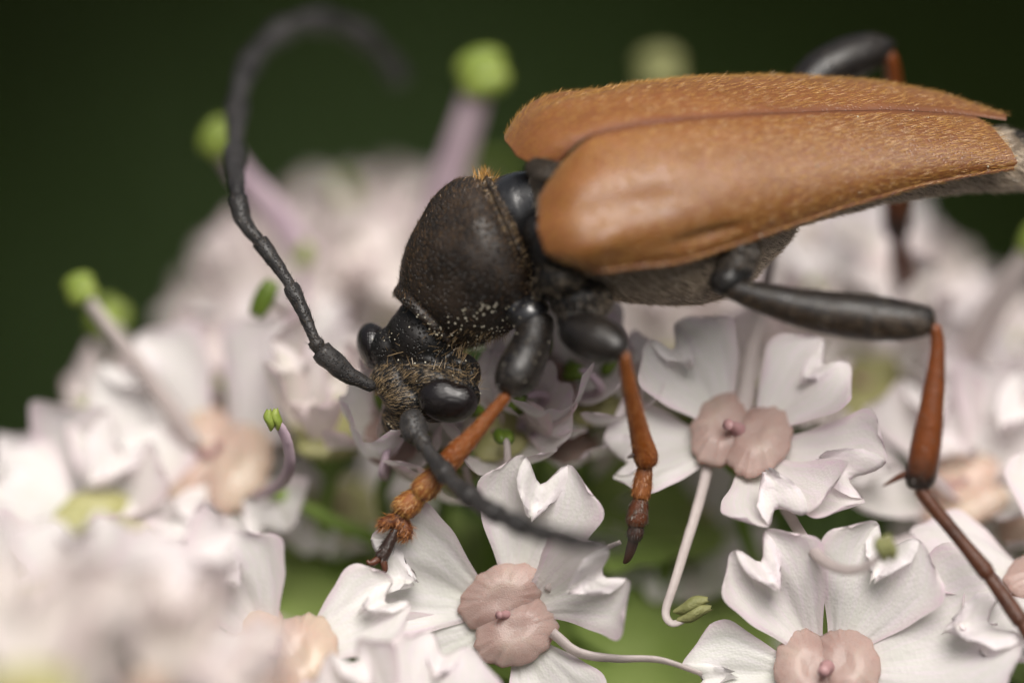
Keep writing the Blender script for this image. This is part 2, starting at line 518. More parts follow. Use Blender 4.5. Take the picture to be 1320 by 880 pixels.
def gradient_leg(name, c_top, c_end, start, end):
    """tibia whose colour turns darker towards one end (uses the UV along its length)"""
    k = NT(name); co = k.coord(); uv = k.coord('UV')
    sep = k.n('ShaderNodeSeparateXYZ'); k.l(uv, sep.inputs[0])
    f = k.math('ADD', sep.outputs[0], k.math('MULTIPLY', k.math('SUBTRACT', k.noise(co, 6, 3), 0.5), 0.12))
    a = k.mix(k.noise(co, 4, 3), tuple(x * 0.75 for x in c_top), tuple(x * 1.2 for x in c_top))
    k.l(k.mix(k.ramp(f, [(start, (0, 0, 0)), (end, (1, 1, 1))]), a, c_end), k.b.inputs['Base Color'])
    v = k.n('ShaderNodeTexVoronoi'); v.inputs['Scale'].default_value = 20; k.l(co, v.inputs['Vector'])
    k.l(k.bump(v.outputs['Distance'], 0.5, 0.03), k.b.inputs['Normal'])
    k.b.inputs['Roughness'].default_value = 0.42
    return k.m


M['hind_tibia'] = gradient_leg('hind_tibia_cuticle', (0.16, 0.040, 0.006), (0.018, 0.009, 0.006), 0.60, 0.80)

# ================================================================== SETTING: ground far below
GZ = -420.0


def ground():
    k = NT('meadow_soil'); co = k.coord()
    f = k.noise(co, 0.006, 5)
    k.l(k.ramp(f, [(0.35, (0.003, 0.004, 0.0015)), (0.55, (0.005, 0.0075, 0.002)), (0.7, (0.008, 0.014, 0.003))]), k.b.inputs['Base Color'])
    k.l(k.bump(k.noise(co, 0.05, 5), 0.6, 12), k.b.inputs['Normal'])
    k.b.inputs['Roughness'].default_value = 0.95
    k.b.inputs['Specular IOR Level'].default_value = 0.0
    n = 60
    g = np.sign(np.linspace(-1, 1, n)) * np.abs(np.linspace(-1, 1, n)) ** 4 * 120000
    V = [(x, y + 500, GZ + 8 * mnoise.noise(Vector((x * .004, y * .004, 0))) * (abs(x) < 4000 and abs(y) < 4000)) for y in g for x in g]
    F = [(j * n + i, j * n + i + 1, (j + 1) * n + i + 1, (j + 1) * n + i) for j in range(n - 1) for i in range(n - 1)]
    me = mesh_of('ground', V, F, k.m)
    put(bpy.data.objects.new('ground', me), None, kind='structure')


ground()


def meadow():
    """grass below the flower head, blurred far out of focus; the turf is thickest a little left of the middle"""
    rng = np.random.default_rng(5)
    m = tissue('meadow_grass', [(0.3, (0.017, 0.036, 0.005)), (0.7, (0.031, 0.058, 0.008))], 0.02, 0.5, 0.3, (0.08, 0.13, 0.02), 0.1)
    n = 16000
    x = rng.normal(-14, 30, n); y = rng.normal(720, 95, n)
    keep = (rng.random(n) < 0.95) & (y > 250)
    x, y = x[keep], y[keep]; n = len(x)
    h = rng.uniform(18, 48, n); a = rng.uniform(0, 2 * math.pi, n); le = rng.uniform(4, 26, n)
    wd = rng.uniform(1.4, 3.0, n)
    dx, dy = np.cos(a), np.sin(a)
    z = np.full(n, GZ - 3)
    P = np.stack([x, y, z], 1)
    S = np.stack([-dy, dx, np.zeros(n)], 1) * wd[:, None] / 2
    Mi = P + np.stack([dx * le * .35, dy * le * .35, h * .6], 1)
    T = P + np.stack([dx * le, dy * le, h], 1)
    V = np.stack([P - S, P + S, Mi + S * .8, Mi - S * .8, T], 1).reshape(-1, 3)
    i = np.arange(n) * 5
    F = [(q, q + 1, q + 2, q + 3) for q in i] + [(q + 3, q + 2, q + 4) for q in i]
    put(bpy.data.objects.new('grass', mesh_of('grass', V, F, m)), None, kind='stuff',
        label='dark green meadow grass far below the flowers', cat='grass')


meadow()

# ================================================================== THE BEETLE
root = empty('beetle', W(760, 380, 0), label='longhorn beetle with orange-brown wing cases and black head feeding on the flowers', cat='beetle')

# ---- wing cases
TAU, ALPHA, PSI = rad(45), rad(10), rad(12)
AX = vdir(math.cos(PSI) * math.cos(ALPHA), math.cos(PSI) * math.sin(ALPHA), -math.sin(PSI)).normalized()   # towards the tail
CC = (BK - AX * BK.dot(AX)).normalized()
NN = CC.cross(AX); NN = NN if NN.dot(UP) > 0 else -NN
DORS = NN * math.cos(TAU) + CC * math.sin(TAU)
LEFT = NN * -math.sin(TAU) + CC * math.cos(TAU)
SX = [640, 700, 760, 832, 938, 1044, 1150, 1230, 1290, 1330]
SY = [268, 262, 246, 238, 213, 190, 175, 168, 166, 165]
SA = [40, 58, 70, 77, 62, 45, 33, 22, 12, 8]
SBL = [96, 100, 104, 106, 97, 84, 69, 60, 53, 46]
SBR = [96, 100, 104, 106, 97, 84, 66, 45, 20, 6]


def smooth_interp(x, xs, ys):
    return (np.interp(x - 18, xs, ys) + 2 * np.interp(x, xs, ys) + np.interp(x + 18, xs, ys)) / 4


def axis_d(x):
    return -0.9 + (x - 700) * K * math.tan(PSI)


def body_center(x):
    return W(x, smooth_interp(x, SX, SY), axis_d(x))


def elytron(side):
    NT_, NV_ = 90, 44
    b_ = SBL if side > 0 else SBR
    lat = LEFT * side
    V, UV = [], []
    vs = list(np.linspace(0, 1, NV_)) + [1.012, 1.03, 1.045]
    for i in range(NT_ + 1):
        t = i / NT_
        for v in vs:
            vc = min(v, 1)
            xf = np.interp(vc, [0, .06, .2, .5, .8, .93, 1], [722, 704, 682, 669, 672, 684, 704] if side > 0 else [714, 690, 676, 673, 680, 690, 708])
            if side > 0:
                xe = np.interp(vc, [0, .15, .5, .85, 1], [1256, 1272, 1284, 1288, 1282])
            else:
                xe = np.interp(vc, [0, .3, .7, 1], [1296, 1300, 1288, 1262])
            x = xf + (xe - xf) * t
            dx = x - xf
            roll = 1 - 0.30 * max(0, 1 - dx / 46.0) ** 2.2
            h = smooth_interp(x, SX, SA) * K / math.cos(TAU)
            wd = smooth_interp(x, SX, b_) * K / math.sin(TAU)
            ph = vc * math.pi / 2
            e = 0.88
            up = h * math.cos(ph) ** e * roll
            if v >= 1: up = 0
            ou = wd * math.sin(ph) ** e * (1 - (1 - roll) * 0.55)
            # shoulder swelling and the shallow dent behind it
            hum = math.exp(-((x - 735) / 40) ** 2 - ((vc - .72) / .14) ** 2)
            dent = math.exp(-((x - 800) / 55) ** 2 - ((vc - .52) / .12) ** 2) + 1.3 * math.exp(-((x - 868) / 42) ** 2 - ((vc - .86) / .055) ** 2)
            basal = math.exp(-((x - 730) / 30) ** 2 - ((vc - .30) / .12) ** 2)
            sut = math.exp(-(vc / .03) ** 2) * 0.03
            k_ = 1 + 0.07 * hum - 0.05 * dent + 0.045 * basal
            p = body_center(x) + DORS * (up * k_ - sut) + lat * (ou * k_ + (0.004 if vc == 0 else 0))
            if v > 1.04: p += -lat * 0.16 - DORS * 0.10
            elif v > 1.02: p += lat * 0.035 - DORS * 0.06
            elif v > 1.0: p += lat * 0.05
            q = p * 0.9
            p = p + (DORS * 0.5 + lat * 0.5) * 0.012 * mnoise.noise(q)
            V.append(p); UV.append((t, min(v, 1)))
    m = len(vs)
    F = []
    for i in range(NT_):
        for j in range(m - 1):
            f = (i * m + j, i * m + j + 1, (i + 1) * m + j + 1, (i + 1) * m + j)
            F.append(f if side < 0 else f[::-1])
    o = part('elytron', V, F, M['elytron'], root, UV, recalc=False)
    # make sure the outside is out
    p0 = o.data.polygons[len(F) // 2]
    if p0.normal.dot(DORS + lat) < 0:
        o.data.flip_normals()
    return o


el_left = elytron(+1)
el_right = elytron(-1)
el_left['label'] = 'near wing case, its rear end in sharp focus'
el_right['label'] = 'far wing case seen as a strip above the seam'


def along_tail(P):
    return np.tile(np.array(AX), (len(P), 1)) + np.array(LEFT) * 0.0


LX = np.linspace(640, 1330, 80)
LP = np.array([body_center(x) for x in LX])
LA = LP @ np.array(AX)


def off_seam(c, n):
    ctr = np.stack([np.interp(c @ np.array(AX), LA, LP[:, q]) for q in range(3)], 1)
    return (np.abs((c - ctr) @ np.array(LEFT)) > 0.13) * 1.0


for o, cnt, sd in ((el_left, 13000, 11), (el_right, 8500, 12)):
    hairs(o, cnt, 0.15, along_tail, M['gold'], o, lean=0.82, width=0.0062, jitter=0.08, seed=sd, keep=off_seam)

hairs(el_right, 2600, 0.14, AX, M['gold'], el_right, lean=0.6, width=0.0065, jitter=0.12, seed=13, keep=lambda c, n: np.exp(-(n @ np.array(BK) / .30) ** 2))

# ---- body underside (thorax + abdomen), one continuous skin
rows = []
for x, yb, r in ((690, 352, 62), (740, 372, 88), (800, 388, 104), (850, 392, 110), (900, 390, 104), (945, 350, 88), (1000, 300, 76), (1100, 272, 66), (1200, 254, 54), (1290, 247, 40), (1335, 246, 28), (1385, 240, 16), (1405, 236, 6)):
    cy = smooth_interp(x, SX, SY) if x < 1330 else 166
    c = W(x, yb - r, axis_d(min(x, 1330)) + 0.35)
    rows.append((*c, r * K))
C = catmull(rows, 60)
V, F, UV = tube_geo(C[:, :3], C[:, 3], 40)
# segment creases along the belly
V = [Vector(v) for v in V]
for i in range(60):
    s = i / 59
    cr = 1 - 0.05 * sum(math.exp(-((s - q) / 0.008) ** 2) for q in (0.50, 0.61, 0.72, 0.83))
    c = Vector(C[i, :3])
    for j in range(40):
        V[i * 40 + j] = c + (V[i * 40 + j] - c) * cr
body = part('body', V, F, M['under'], root, UV)
hairs(body, 20000, 0.20, lambda P: np.tile(np.array(AX * 0.8 - UP * 0.5), (len(P), 1)), M['belly'], body, lean=0.8, width=0.012, jitter=0.2, seed=21,
      keep=lambda c, n: (n @ np.array(UP) < 0.35) * 1.0)
# pale hair brush at the tail tip
hairs(body, 320, 0.26, AX, M['belly'], body, lean=0.75, width=0.010, jitter=0.2, seed=22,
      keep=lambda c, n: (((c @ np.array(RT)) > (1278 - 660) * K) & ((c @ np.array(RT)) < (1302 - 660) * K)) * 1.0)

tip = pxtube([(1288, 206, 1.45, 36), (1305, 206, 1.5, 39), (1335, 210, 1.6, 34), (1368, 216, 1.7, 25), (1400, 222, 1.8, 10)], 24, 28)
tip_o = part('abdomen_tip', *tip[:2], M['black'], root)
hairs(tip_o, 500, 0.16, AX, M['grey'], tip_o, lean=0.8, width=0.008, jitter=0.2, seed=25)

# ---- mesothorax barrel and scutellum
mes = pxtube([(620, 294, .2, 44), (648, 281, .1, 48), (668, 272, 0, 50), (684, 265, -.1, 48), (700, 260, -.2, 42), (735, 256, -.3, 40)], 20, 32)
part('mesothorax', *mes[:2], M['gloss'], root)
sc_c = body_center(702) + DORS * (42 * K / math.cos(TAU))
V, F = ellipsoid(sc_c, (AX * 0.42, (LEFT) * 0.34, DORS * 0.10), 20, 12)
scut = part('scutellum', V, F, M['matt'], root)
hairs(scut, 500, 0.10, AX, M['greyd'], scut, lean=0.8, seed=23)
# lumps of the side of the middle thorax between shoulder and leg bases
pl = fuse([ellipsoid(W(706, 322, -1.6), (vdir(.32, 0, 0), vdir(0, .42, 0), vdir(0, 0, .4))),
           ellipsoid(W(692, 300, -1.2), (vdir(.26, 0, 0), vdir(0, .34, 0), vdir(0, 0, .35))),
           ellipsoid(W(722, 358, -1.5), (vdir(.45, 0, 0), vdir(0, .34, 0), vdir(0, 0, .45))),
           ellipsoid(W(700, 368, -.7), (vdir(.22, 0, 0), vdir(0, .34, 0), vdir(0, 0, .5))),
           ellipsoid(W(688, 336, -.15), (vdir(.24, 0, 0), vdir(0, .5, 0), vdir(0, 0, .6))),
           ellipsoid(W(755, 385, -1.0), (vdir(.55, 0, 0), vdir(0, .42, 0), vdir(0, 0, .6)))], 0.05, 3)
side = part('thorax_side', *pl, M['black'], root)
hairs(side, 900, 0.16, AX - UP * 0.5, M['grey'], side, lean=0.65, seed=24, keep=lambda c, n: 1.0 * (c @ np.array(UP) < (440 - 335) * K))

# ---- pronotum
pa = Vector((-117, 110, 0)).normalized()
stations = [  # upper edge x, y, lower edge x, y, depth half width, d of the middle
    (646, 250, 690, 350, 55, .15), (638, 236, 694, 366, 72, .15), (631, 228, 694, 373, 80, .15), (625, 225, 693, 379, 83, .16), (619, 229, 691, 381, 80, .18), (607, 227, 689, 391, 91, .2),
    (588, 231, 683, 404, 98, .24), (567, 246, 669, 418, 100, .28), (547, 272, 650, 431, 97, .33), (531, 300, 630, 440, 88, .4),
    (519, 330, 611, 446, 78, .46), (514, 352, 600, 448, 68, .5), (513, 363, 595, 448, 63, .53), (508, 371, 591, 453, 65, .55), (506, 377, 588, 454, 63, .56), (511, 382, 584, 448, 57, .56), (530, 380, 590, 436, 46, .54)]
NS, SEG = 110, 80
C = catmull(stations, NS)
V, UV = [], []
for i, (ux, uy, lx, ly, dd, d) in enumerate(C):
    o_ = W((ux + lx) / 2, (uy + ly) / 2, d)
    e1 = vdir((ux - lx) / 2, -(uy - ly) / 2, 0) * K
    q_ = i / (NS - 1)
    for j in range(SEG):
        th = 2 * math.pi * j / SEG
        p = o_ + e1 * math.cos(th) + BK * (math.sin(th) * dd * K)
        nn = (p - o_).normalized()
        # side knob and shallow dents
        kn = 0.08 * math.exp(-((q_ - .42) / .13) ** 2) * math.exp(-((math.sin(th) - .9) / .3) ** 2) * (math.cos(th) < 0.4)
        p += nn * (kn + 0.045 * mnoise.noise(p * 1.3) + 0.02 * mnoise.noise(p * 4))
        V.append(p); UV.append((q_, j / SEG))
F = [(i * SEG + j, i * SEG + (j + 1) % SEG, (i + 1) * SEG + (j + 1) % SEG, (i + 1) * SEG + j) for i in range(NS - 1) for j in range(SEG)]
F.append(tuple(range(SEG))); F.append(tuple((NS - 1) * SEG + j for j in range(SEG)))
pron = part('pronotum', V, F, M['pronotum'], root, UV)
PA = vdir(pa.x, -pa.y, 0)
hairs(pron, 8000, 0.085, lambda P: np.tile(np.array(-PA * 0.6 + UP), (len(P), 1)), M['brown'], pron, lean=0.62, width=0.009, jitter=0.25, seed=31)
hairs(pron, 350, 0.17, PA + UP * 0.3, M['blonde'], pron, lean=0.5, width=0.011, jitter=0.3, seed=32,
      keep=lambda c, n: 1.0 * ((c @ np.array(UP)) < (440 - 425) * K))
# golden tuft at the back corner and hair along the hind rim
hairs(pron, 150, 0.26, UP, M['gold'], pron, lean=0.45, width=0.013, jitter=0.4, seed=33,
      keep=lambda c, n: np.exp(-(((c - np.array(W(626, 236, 0.1))) ** 2).sum(1)) / 0.035))
rim_a, rim_b = np.array(W(622, 229, 0)), np.array(W(690, 372, 0))
rim_t = (rim_b - rim_a) / np.linalg.norm(rim_b - rim_a)
rim_n = np.cross(rim_t, np.array(FW))
hairs(pron, 420, 0.13, -PA, M['blonde'], pron, lean=0.6, width=0.009, jitter=0.3, seed=34,
      keep=lambda c, n: np.exp(-((((c - rim_a) - np.outer((c - rim_a) @ rim_t, rim_t)) @ rim_n) / .07) ** 2) * (n @ np.array(BK) > -.2))

# ---- head: neck dome, skull, muzzle, cheek melted together
hl = (W(590, 520, -0.6) - W(474, 448, 0.9)).normalized()         # across the head, far eye -> near eye
hf = vdir(-.5, -.8, .25); hf = (hf - hl * hf.dot(hl)).normalized()  # towards the mouth
hu = hl.cross(hf); hu = hu if hu.dot(BK) > 0 else -hu
neck_d = vdir(-.74, -.67, 0)
head_geo = fuse([
    ellipsoid(W(556, 424, 0.55), (vdir(.62, -.45, 0), vdir(.5, .62, 0) * .95, BK * .78)),
    ellipsoid(W(540, 437, 0.42), (hl * .72, hf * .58, hu * .64)),
    ellipsoid(W(545, 484, 0.32), (hl * 1.02, hf * .52, hu * .58)),
    ellipsoid(W(508, 492, 0.35), (hl * .52, hf * .42, hu * .42)),
    ellipsoid(W(522, 512, 0.25), (hl * .55, hf * .40, hu * .40)),
    ellipsoid(W(520, 535, 0.6), (hl * .42, hf * .50, hu * .34)),
    ellipsoid(W(594, 482, 0.22), (hl * .36, hf * .42, hu * .48)),
    ellipsoid(W(499, 447, .55), (vdir(.36, .05, 0), vdir(0, .40, 0), BK * .40)),
    ellipsoid(W(580, 508, -0.02), (vdir(.60, -.08, 0), vdir(.06, .47, 0), BK * .40)),
    ellipsoid(W(556, 530, .12), (vdir(.36, -.05, 0), vdir(0, .22, 0), BK * .34)),
    ellipsoid(W(486, 452, 0.85), (hl * .30, hf * .36, hu * .42)),
], 0.045, 5)
hv = []
g0, g1 = W(512, 464, 0), W(580, 474, 0)
for v in head_geo[0]:
    # transverse furrow between neck dome and forehead
    q = (v - g0).dot((g1 - g0).normalized())
    L_ = (g1 - g0).length
    dist = ((v - FW * v.dot(FW)) - (g0 - FW * g0.dot(FW)))
    along = (g1 - g0).normalized()
    perp = dist - along * dist.dot(along)
    f = math.exp(-(perp.length / 0.07) ** 2) * (1 if -0.1 < q < L_ + .45 else 0)
    hv.append(v + FW * (0.10 * f) if v.dot(BK) > -0.45 else v)
head = part('head', hv, head_geo[1], M['black'], root)
e_near = ellipsoid(W(577, 516, -0.34), (vdir(.585, -.08, .05), vdir(.05, .43, .06), BK * .36), 40, 28)
ev = []
for v in e_near[0]:
    loc = v - W(577, 515, -0.36)
    x, y = loc.dot(RT) / .585, loc.dot(UP) / .40
    # kidney outline: bay cut into the upper edge near the back
    f = math.exp(-((x - .35) / .28) ** 2) * max(0, y)
    ev.append(v - UP * (0.07 * f))
part('eye', ev, e_near[1], M['eye'], head, label='near compound eye')
e_far = ellipsoid(W(482, 446, 0.85), (vdir(.33, .08, 0), vdir(-.12, .46, 0), BK * .48), 32, 22)
part('eye', *e_far, M['eye'], head, label='far compound eye, slightly out of focus')
hcen = np.array(W(545, 490, 0))


def head_dir(P):
    return (np.array(W(480, 505, 0.2)) - P) * 1.0 + np.array(hf) * 0.4


def eye_gap(c):
    rel = c - np.array(W(577, 515, -0.36))
    return 1.0 - 0.97 * np.exp(-((rel @ np.array(RT)) / .56) ** 2 - ((rel @ np.array(UP)) / .40) ** 2)


hairs(head, 3000, 0.13, head_dir, M['blonde'], head, lean=0.88, width=0.0058, jitter=0.16, seed=41,
      keep=lambda c, n: eye_gap(c) * (0.02 + 1.0 * ((c @ np.array(UP)) < (440 - 468) * K)))
hairs(head, 110, 0.28, UP * 0.6 + RT * 0.2, M['blonde'], head, lean=0.45, width=0.011, jitter=0.35, seed=42,
      keep=lambda c, n: np.exp(-(((c - np.array(W(600, 462, 0))) ** 2).sum(1)) / 0.2) + 0.5 * np.exp(-(((c - np.array(W(520, 462, 0))) ** 2).sum(1)) / 0.1))


# ---- antennae
def antenna(joints, label):
    """joints: list of segments, each a list of (px,py,d,r)"""
    e = empty('antenna', (0, 0, 0), root, label=label)
    for k_, seg in enumerate(joints):
        V, F, UV = pxtube(seg, 20, 16, round_ends=True, lump=0.16, seed=k_)
        o = part('scape' if k_ == 0 else 'antenna_segment', V, F, M['antenna'], e, UV)
        L_ = 160 if k_ < 5 else 90
        hairs(o, L_, 0.10, W(*seg[-1][:3]) - W(*seg[0][:3]), M['greyd'], o, lean=0.75, width=0.008, seed=50 + k_)


def segs(path, widths, cuts):
    """cut one smooth path (px,py,d) into segments that swell slightly to their ends"""
    P = catmull(path, 400)
    Wd = np.interp(np.linspace(0, 1, 400), np.linspace(0, 1, len(widths)), widths)
    out = []
    ds = np.r_[0, np.cumsum(np.linalg.norm(np.diff(P[:, :2], axis=0), axis=1))]; ds /= ds[-1]
    for a, b in zip(cuts[:-1], cuts[1:]):
        rows = []
        for q, sw in zip(np.linspace(max(0, a - .016), b + .006, 6), (.70, .82, .90, .98, 1.17, 1.12)):
            i = int(np.searchsorted(ds, min(q, 1)).clip(0, 399))
            rows.append((*P[i], Wd[i] * sw))
        out.append(rows)
    return out


far_path = [(408, 443, -.1), (377, 373, .2), (340, 318, .6), (314, 284, .9), (305, 240, 1.3), (303, 190, 2.8), (308, 125, 4.2), (331, 70, 5.8), (378, 34, 6.8), (430, 30, 7.6), (480, 57, 8.3), (519, 108, 8.8)]
antenna([[(484, 501, .1, 7), (466, 491, .05, 9), (446, 480, 0, 12), (425, 462, -.05, 15), (411, 448, -.1, 14)],
         [(414, 452, -.1, 8), (409, 444, -.1, 10), (404, 437, -.1, 9)]] +
        segs(far_path, [8.8, 9.2, 9.8, 11, 12.5, 13.5, 14, 14.5, 15, 15, 14.5, 12], [0.012, .125, .235, .335, .43, .525, .62, .71, .80, .89, 1.0]),
        'far antenna curling high over the flowers')
near_path = [(541, 562, -.6), (558, 590, -.9), (585, 621, -1.4), (622, 651, -2.3), (665, 674, -3.3), (712, 690, -4.5), (762, 699, -5.8), (805, 700, -7.0)]
antenna([[(531, 532, -.3, 12), (532, 542, -.4, 17), (535, 556, -.5, 17), (540, 566, -.6, 12)],
         [(540, 560, -.6, 11), (545, 571, -.7, 12), (549, 578, -.7, 10)]] +
        segs(near_path, [11, 11.5, 11.5, 12, 12, 11.5, 11, 8], [0.06, .20, .34, .46, .57, .68, .79, .89, 1.0]),
        'near antenna pointing down across the front leg')


# ---- legs
def leg(label):
    return empty('leg', (0, 0, 0), root, label=label)


def limb(e, name, rows, mat, n=28, seg=18, hair=None, **kw):
    V, F, UV = pxtube(rows, n, seg, **kw)
    o = part(name, V, F, mat, e, UV)
    if hair:
        cnt, ln, mt = hair
        hairs(o, cnt, ln, W(*rows[-1][:3]) - W(*rows[0][:3]), mt, o, lean=0.72, width=0.010, jitter=0.2, seed=len(bpy.data.objects))
    return o


pollen_src = []
# front leg
e = leg('front leg, orange from the knee down, reaching forward')
cox = fuse([ellipsoid(W(683, 405, -.6), (vdir(.40, .1, 0), vdir(-.06, .36, 0), BK * .4)),
            ellipsoid(W(668, 398, -.5), (vdir(.34, 0, 0), vdir(0, .3, 0), BK * .35)),
            ellipsoid(W(687, 432, -.7), (vdir(.26, 0, 0), vdir(0, .36, 0), BK * .3))], 0.04, 3)
o = part('trochanter', *cox, M['gloss'], e)
pollen_src.append(o)
o = limb(e, 'femur', [(693, 404, -.6, 22), (690, 424, -.7, 24), (684, 447, -.85, 26), (676, 464, -1.0, 28), (668, 480, -1.1, 29), (660, 496, -1.15, 24), (656, 508, -1.2, 14)], M['femur'], hair=(500, .11, M['greyd']))
pollen_src.append(o)
limb(e, 'tibia', [(656, 507, -1.2, 6.5), (640, 525, -1.1, 8), (615, 555, -.95, 10.5), (590, 582, -.8, 14), (574, 600, -.65, 15), (567, 609, -.6, 12)], M['tibia'], hair=(900, .09, M['rust']))
limb(e, 'tarsus_segment', [(570, 606, -.6, 9), (560, 616, -.5, 15), (547, 630, -.45, 17), (541, 638, -.4, 13)], M['tarsus'], hair=(420, .11, M['gold']))
limb(e, 'tarsus_segment', [(545, 634, -.4, 9), (534, 643, -.35, 15), (521, 655, -.3, 17), (515, 662, -.3, 12)], M['tarsus'], hair=(420, .11, M['gold']))
lob = fuse([ellipsoid(W(500, 673, -.3), (vdir(.20, .06, 0), vdir(-.05, .13, 0), BK * .15)), ellipsoid(W(520, 681, -.25), (vdir(.15, .1, 0), vdir(-.12, .22, 0), BK * .15)),
            ellipsoid(W(514, 667, -.25), (vdir(.2, .1, 0), vdir(-.08, .13, 0), BK * .14))], 0.03, 2)
o = part('tarsus_segment', *lob, M['redbrown'], e)
hairs(o, 500, .14, vdir(-.5, -.8, 0), M['rust'], o, lean=.55, seed=61)
limb(e, 'claw_segment', [(511, 680, -.3, 5), (504, 695, -.3, 7), (496, 710, -.28, 9), (490, 720, -.28, 9)], M['claw'], hair=(200, .10, M['dark']))
limb(e, 'claw', [(490, 718, -.3, 5), (482, 724, -.35, 5), (476, 725, -.38, 3.5), (473, 721, -.4, 1.5)], M['redbrown'], 14, 10)
limb(e, 'claw', [(492, 718, -.3, 5), (495, 727, -.3, 5), (496, 735, -.3, 3.5), (492, 738, -.3, 1.5)], M['redbrown'], 14, 10)

# middle leg
e = leg('middle leg hanging straight down with an orange shin')
cox = fuse([ellipsoid(W(748, 388, -1.1), (vdir(.62, 0, 0), vdir(0, .40, 0), BK * .5)),
            ellipsoid(W(740, 412, -1.2), (vdir(.34, 0, 0), vdir(0, .34, 0), BK * .34))], 0.04, 3)
o = part('trochanter', *cox, M['black'], e)
hairs(o, 900, .16, vdir(.4, -1, 0), M['greyd'], o, lean=.65, seed=62)
pollen_src.append(o)
limb(e, 'femur', [(732, 420, -1.2, 17), (744, 427, -1.4, 25), (762, 435, -1.6, 29), (780, 441, -1.8, 28), (796, 448, -2.0, 20), (806, 453, -2.05, 11)], M['femur'], n=34, seg=24, hair=(300, .08, M['greyd']))
limb(e, 'tibia', [(803, 452, -2.0, 7), (807, 475, -1.75, 8.5), (815, 515, -1.3, 10.5), (825, 560, -.8, 13), (832, 587, -.5, 16), (834, 602, -.4, 12)], M['tibia'], hair=(900, .09, M['rust']))
limb(e, 'tibia_spur', [(822, 585, -.6, 3.5), (815, 587, -.65, 3), (808, 590, -.7, 1)], M['claw'], 10, 8)
limb(e, 'tarsus_segment', [(833, 598, -.4, 8), (830, 612, -.35, 11), (827, 634, -.3, 12.5), (826, 644, -.3, 10)], M['tarsus'], hair=(400, .10, M['rust']))
limb(e, 'tarsus_segment', [(827, 640, -.3, 8), (824, 652, -.25, 12), (821, 670, -.2, 14), (820, 680, -.2, 10)], M['redbrown'], hair=(350, .10, M['greyd']))
limb(e, 'tarsus_segment', [(821, 674, -.2, 8), (819, 686, -.15, 11), (817, 696, -.1, 8)], M['claw'], hair=(150, .1, M['dark']))
limb(e, 'claw_segment', [(818, 690, -.1, 7), (814, 705, 0, 7), (809, 719, .1, 5), (804, 726, .15, 2)], M['claw'])

# hind leg, near
e = leg('near hind leg with long grey-black thigh and orange shin')
cox = fuse([ellipsoid(W(952, 326, -1.2), (vdir(.42, 0, 0), vdir(0, .48, 0), BK * .5)),
            ellipsoid(W(938, 362, -1.5), (vdir(.36, 0, 0), vdir(0, .30, 0), BK * .32)),
            ellipsoid(W(948, 345, -1.4), (vdir(.38, 0, 0), vdir(0, .34, 0), BK * .36))], 0.04, 4)
o = part('trochanter', *cox, M['black'], e)
hairs(o, 1300, .13, vdir(.3, -1, 0), M['greyd'], o, lean=.7, seed=63, keep=lambda c, n: 1.0 * ((c @ np.array(UP)) > (440 - 345) * K) + .06)
o = limb(e, 'femur', [(926, 368, -1.5, 10), (950, 374, -1.55, 15), (990, 386, -1.65, 20), (1050, 400, -1.75, 26), (1110, 408, -1.8, 29), (1160, 413, -1.8, 26), (1190, 414, -1.8, 20), (1204, 416, -1.8, 13)], M['femur'], n=50, seg=26, hair=(2200, .10, M['greyd']))
hairs(o, 2000, .10, RT - UP * .3, M['brown'], o, lean=.8, width=.008, jitter=.15, seed=66, keep=lambda c, n: 1.0 * (n @ np.array(UP) < 0.15))
pollen_src.append(o)
limb(e, 'tibia', [(1203, 416, -1.8, 8), (1208, 440, -1.72, 9), (1206, 480, -1.6, 12), (1199, 540, -1.45, 17), (1191, 590, -1.3, 20), (1186, 618, -1.2, 19), (1185, 632, -1.2, 12)], M['hind_tibia'], n=40, hair=(350, .08, M['greyd']))
limb(e, 'tibia_spur', [(1176, 607, -1.2, 4.5), (1158, 615, -1.15, 4), (1137, 627, -1.1, 1)], M['redbrown'], 12, 10)
limb(e, 'tarsus_segment', [(1184, 626, -1.2, 8), (1200, 649, -1.2, 9), (1240, 698, -1.2, 9), (1266, 730, -1.25, 11), (1276, 744, -1.25, 10)], M['redbrown'], n=30, hair=(350, .07, M['greyd']))
limb(e, 'tarsus_segment', [(1273, 740, -1.25, 8), (1290, 763, -1.3, 10), (1308, 789, -1.35, 11), (1318, 804, -1.4, 10)], M['redbrown'], hair=(150, .07, M['greyd']))
limb(e, 'tarsus_segment', [(1316, 800, -1.4, 9), (1335, 828, -1.45, 12), (1345, 842, -1.5, 9)], M['redbrown'])

# hind leg, far
e = leg('far hind leg, its knee showing above the wing cases')
limb(e, 'femur', [(985, 205, 1.9, 16), (1020, 150, 2.2, 24), (1050, 102, 2.5, 28), (1085, 80, 2.7, 29), (1118, 68, 2.9, 26), (1140, 66, 3.0, 18), (1148, 70, 3.0, 10)], M['femur'], n=40, seg=22, hair=(500, .10, M['greyd']))
limb(e, 'tibia', [(1144, 66, 3.0, 9), (1150, 90, 3.3, 11), (1153, 150, 4.0, 13), (1154, 230, 5.0, 16), (1156, 285, 5.6, 19), (1160, 305, 5.8, 15)], M['hind_tibia'], n=30)
limb(e, 'tarsus_segment', [(1158, 300, 5.8, 10), (1162, 325, 6.0, 12), (1168, 352, 6.2, 11), (1176, 380, 6.5, 8)], M['redbrown'])

